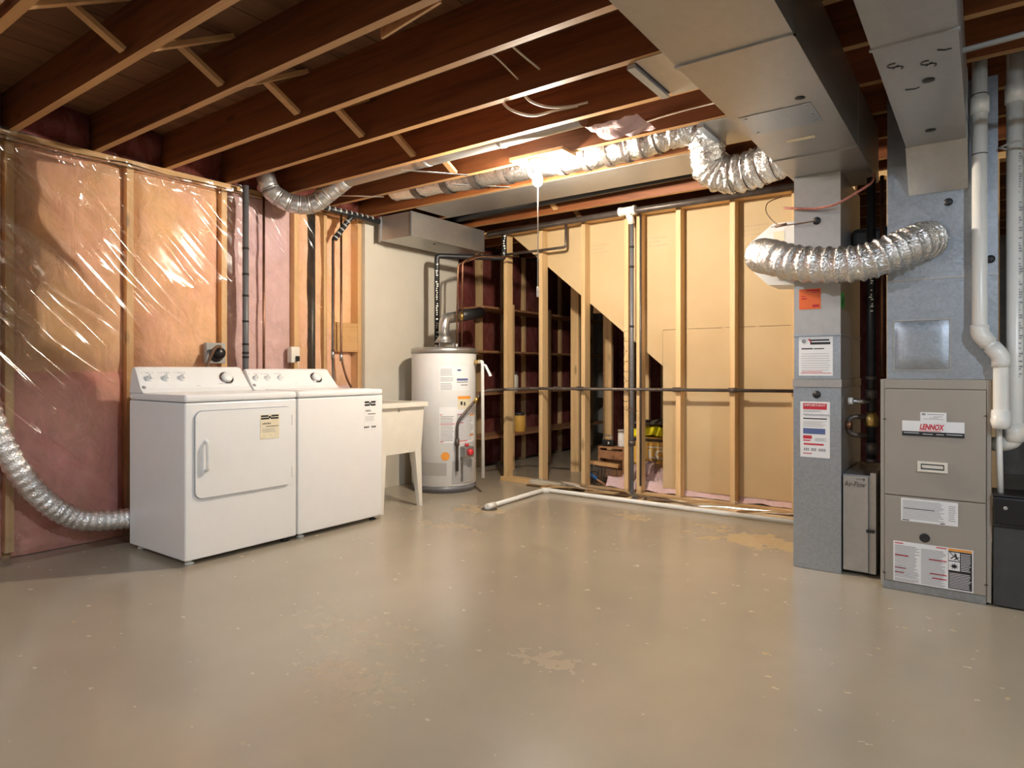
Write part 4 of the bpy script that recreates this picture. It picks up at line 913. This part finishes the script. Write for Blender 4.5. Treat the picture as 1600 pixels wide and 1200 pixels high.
MB().tube([(-.48, 3.78, .868), (-.552, 3.74, .872)], .012, 10).build('branch', 'steel', gt); MB().lathe([(.018, 0), (.018, .02), (.001, .021)], (-.552, 3.74, .872), (-1, 0, 0), 12).build('cap', 'pvc_white', gt)
# white lettering on the riser
m = MB(); glyphs(m, -.475, 3.80, 1.33, 1.52, .021, 16); m.build('lettering', 'white_print', gt)
pipe('refrigerant_line', 'copper line beside the black riser left of the plenum', 'copper_pipe', [(-.43, 3.83, 1.0), (-.43, 3.83, 2.03)], .010)
tag(box('black_tank', 'dark_grey_paint', (-.5915, 3.95, 1.66), (-.40, 4.10, 1.80), None, .03), 'black plastic valve box behind the riser near the foil hose', 'box')

# PVC vents on the right
pa = thing('vent_pipe', 'white plastic vent pipe with an offset in front of the plenum', 'pipe', (-.02, 3.5, .85))
PA = [(-.020, 3.50, ZJ+.1), (-.020, 3.50, 1.19), (.055, 3.50, 1.09), (.055, 3.50, .82), (.02, 3.62, .80)]
MB().tube(bend(PA, .03, 5), .0285, 18).build('run', 'pvc_white', pa)
for (a, b) in (((.055, 3.5, .86), (.055, 3.5, .81)), ((-.020, 3.50, 2.22), (-.020, 3.50, 2.15))): MB().cyl(a, b, .035, 18).build('coupling', 'pvc_white', pa)
for q in ([(-.02, 3.5, 1.228), (-.02, 3.5, 1.19), (.0145, 3.5, 1.144)], [(.0205, 3.5, 1.136), (.055, 3.5, 1.09), (.055, 3.5, 1.045)]): MB().tube(bend(q, .03, 6), .0345, 18).build('elbow', 'pvc_white', pa)
MB().lathe([(.036, -.05), (.036, 0), (.03, .02), (.001, .022)], (.055, 3.5, .80), (0, 0, -1), 18).build('elbow', 'pvc_white', pa)
for z in (1.97, 2.23): MB().cyl((-.020, 3.5, z), (-.020, 3.5, z+.004), .0292, 18).build('ring', 'print_black', pa)
pb = thing('vent_pipe', 'white plastic intake pipe at the right edge, behind the offset vent', 'pipe', (.105, 3.6, .72))
MB().tube(bend([(.105, 3.60, ZJ+.1), (.105, 3.60, .72), (.06, 3.62, .70), (.03, 3.64, .70)], .05, 6), .031, 18).build('run', 'pvc_white', pb)
MB().cyl((.105, 3.60, .80), (.105, 3.60, .72), .037, 18).build('elbow', 'pvc_white', pb); MB().cyl((.105, 3.60, 2.2), (.105, 3.60, 2.28), .037, 18).build('coupling', 'pvc_white', pb)
m = MB(); glyphs(m, .105, 3.60, 1.0, 2.0, .031, 90)
for v in m.bm.verts: v.co.x += .014; v.co.y += .004
m.build('lettering', 'print_grey', pb)
m = MB(); m.tube([(.105+.055*math.cos(2*PI*k/20), 3.55+.05*math.sin(2*PI*k/20), 2.0+.004*math.sin(6*PI*k/20)) for k in range(45)], .005, 8)
tag(m.build('cable_coil', 'grey_tape'), 'small coil of grey cable around the right vent pipe', 'cable')
tag(MB().cyl((.048, 3.56, .78), (.054, 3.56, .48), .0115, 12).build('condensate_pipe', 'pvc_white'), 'short slim white pipe dropping into the black pump', 'pipe')
pu = thing('condensate_pump', 'black condensate pump on the dark cabinet right of the furnace', 'pump', (.08, 3.52, .36))
box('case', 'black_plastic', (.026, 3.50, .3665), (.20, 3.70, .485), pu, .008); box('lid', 'black_plastic', (.024, 3.498, .4855), (.202, 3.70, .495), pu, .003)
MB().lathe([(.008, 0), (.008, .004), (.001, .005)], (.07, 3.4999, .44), (0, -1, 0), 10).build('button', 'grey_tape', pu)
dc = thing('dark_cabinet', 'dark grey floor cabinet at the right edge beside the furnace', 'cabinet', (.12, 3.6, 0))
box('body', 'dark_grey_paint', (.027, 3.537, .006), (.55, 3.95, .352), dc, .004); box('top', 'dark_grey_paint', (.026, 3.533, .3525), (.552, 3.952, .366), dc, .003)
tag(MB().cyl((-.35, 3.02, 2.0), (.9, 2.9, 2.02), .012, 10).build('conduit', 'steel') if False else MB().cyl((-.095, 2.75, 2.14), (.9, 2.80, 2.20), .010, 10).build('conduit', 'grey_tape'), 'grey conduit crossing in front of the vent pipes near the ceiling', 'conduit')

# ================================================================== STORAGE SPACE
sh_ = thing('shelving', 'dark wooden wall shelves in the shadowy space under the stairs', 'shelf', (-4.1, 6.2, 0))
for z in (.36, .80, 1.22, 1.66): box('shelf_board', 'old_shelf_wood', (-4.30, 5.02, z-.02), (-3.98, 7.6, z), sh_)
for y in (5.45, 6.15, 6.85, 7.5): box('upright', 'pine_upright', (-3.978, y-.019, 0), (-3.94, y+.019, 1.70), sh_)
for k, (y, z, lab) in enumerate(((5.62, .8, 'pale jar standing on the second shelf under the stairs'), (5.75, .36, 'brown tin standing on the lowest shelf under the stairs'))):
    t = thing('jar' if k == 0 else 'tin', lab, 'jar' if k == 0 else 'tin', (-4.08, y, z))
    MB().lathe([(.06, .0005), (.065, .01), (.065, .16), (.05, .18)], (-4.08, y, z), seg=20).build('body', 'cream_plastic' if k == 0 else 'carton_yellow', t); MB().lathe([(.055, .181), (.055, .205), (.001, .206)], (-4.08, y, z), seg=20).build('lid', 'dark_grey_paint', t)
# junk pile beside the stair post
cb = thing('carton', 'yellow carton with white lettering behind the studs', 'carton', (-2.36, 5.42, 0))
box('body', 'carton_yellow', (-2.60, 5.34, .002), (-2.10, 5.64, .44), cb, .004)
box('strip', 'cloth_dark', (-2.60, 5.338, .40), (-2.10, 5.3395, .425), cb)
d_ = front(-2.58, .10, -2.12, .40, 5.34); d_.text('lettering', 'white_print', cb, 'LC', .40, .50, .72, .78, bold=.03); d_.rects('print', 'white_print', cb, [(.38, .82, .80, .86), (.45, .2, .54, .44)])
m = MB(); m.grid(lambda u, v: (-2.66+.62*u, 5.31+.34*v, .448+.05*math.sin(PI*u)+.03*abs(noise.noise(Vector((u*7, v*4, 2))))+(.02 if v > .2 else -.045*(1-v/.2))), 24, 12)
tag(m.build('yellow_tarp', 'yellow_plastic'), 'rumpled bright yellow plastic tarp on top of the carton', 'tarp')
m = MB(); m.grid(lambda u, v: (-2.62+.55*u, 5.36+.30*v, .555+.03*math.sin(PI*u)*math.sin(PI*v)+.015*noise.noise(Vector((u*5, v*4, 9)))), 14, 8)
for v in list(m.bm.verts): pass
tag(m.build('folded_blanket', 'cloth_dark'), 'dark folded blanket lying over the yellow tarp', 'blanket')
jr = thing('paint_can', 'white jar standing in front of the yellow carton', 'jar', (-2.62, 5.29, .3)); MB().lathe([(.04, .0), (.042, .01), (.042, .12), (.03, .135), (.001, .137)], (-2.62, 5.285, .345), seg=20).build('body', 'white_plastic', jr); MB().lathe([(.043, .137), (.043, .15), (.001, .151)], (-2.62, 5.285, .345), seg=20).build('lid', 'white_plastic', jr)
bk = thing('junk_crate', 'brown wooden crate under the white jar', 'crate', (-2.72, 5.25, 0))
for lo, hi in (((-2.82, 5.20, .33), (-2.56, 5.33, .344)), ((-2.82, 5.20, .002), (-2.80, 5.33, .329)), ((-2.58, 5.20, .002), (-2.56, 5.33, .329)), ((-2.80, 5.31, .05), (-2.58, 5.33, .30)), ((-2.80, 5.20, .24), (-2.58, 5.215, .31))): box('board', 'old_shelf_wood', lo, hi, bk)
bg = thing('black_gadget', 'small black device with a silver strap on the crate', 'device', (-2.74, 5.25, .345)); box('case', 'black_plastic', (-2.80, 5.23, .3455), (-2.69, 5.29, .40), bg, .008); MB().tube(bend([(-2.79, 5.24, .40), (-2.78, 5.24, .44), (-2.71, 5.24, .44), (-2.70, 5.24, .40)], .02), .007, 8).build('strap', 'steel', bg); MB().lathe([(.014, 0), (.014, .01), (.001, .011)], (-2.73, 5.2299, .372), (0, -1, 0), 14).build('lens', 'steel', bg)
br = thing('push_broom', 'old broom lying on its head behind the studs, blue grip', 'broom', (-2.78, 5.12, 0))
MB().bar((-2.92, 5.12, .21), (-2.58, 5.14, .19), .05, .03).build('head', 'bridging_wood', br); MB().cyl((-2.86, 5.10, .10), (-2.66, 5.08, .015), .010, 10).build('handle', 'old_shelf_wood', br); MB().cyl((-2.88, 5.10, .125), (-2.77, 5.09, .065), .015, 10).build('grip', 'blue_plastic', br)
m = MB()
for k in range(40): x = -2.90+.30*random.random(); m.cyl((x, 5.125, .19), (x+random.uniform(-.03, .03), 5.12+random.uniform(-.03, .03), .03), .0025, 4)
m.build('bristles', 'cloth_dark', br)
m = MB(); m.grid(lambda u, v: (-2.54+.48*u, 5.02+.28*v, .01+.22*math.sin(PI*min(1, .15+.85*u))**.6*math.sin(PI*v*.55+.2)+.035*noise.noise(Vector((u*6, v*4, 5)))), 24, 14)
ib = m.build('insulation_bag', 'insulation_pink'); tag(ib, 'heap of pink insulation in clear plastic at the foot of the panels', 'insulation')
m = MB(); m.grid(lambda u, v: (-2.555+.50*u, 5.0+.31*v, .025+.235*math.sin(PI*min(1, .15+.85*u))**.6*math.sin(PI*v*.55+.2)+.04*noise.noise(Vector((u*7, v*5, 5)))), 28, 14); m.build('plastic_wrap', 'poly_sheet', ib)
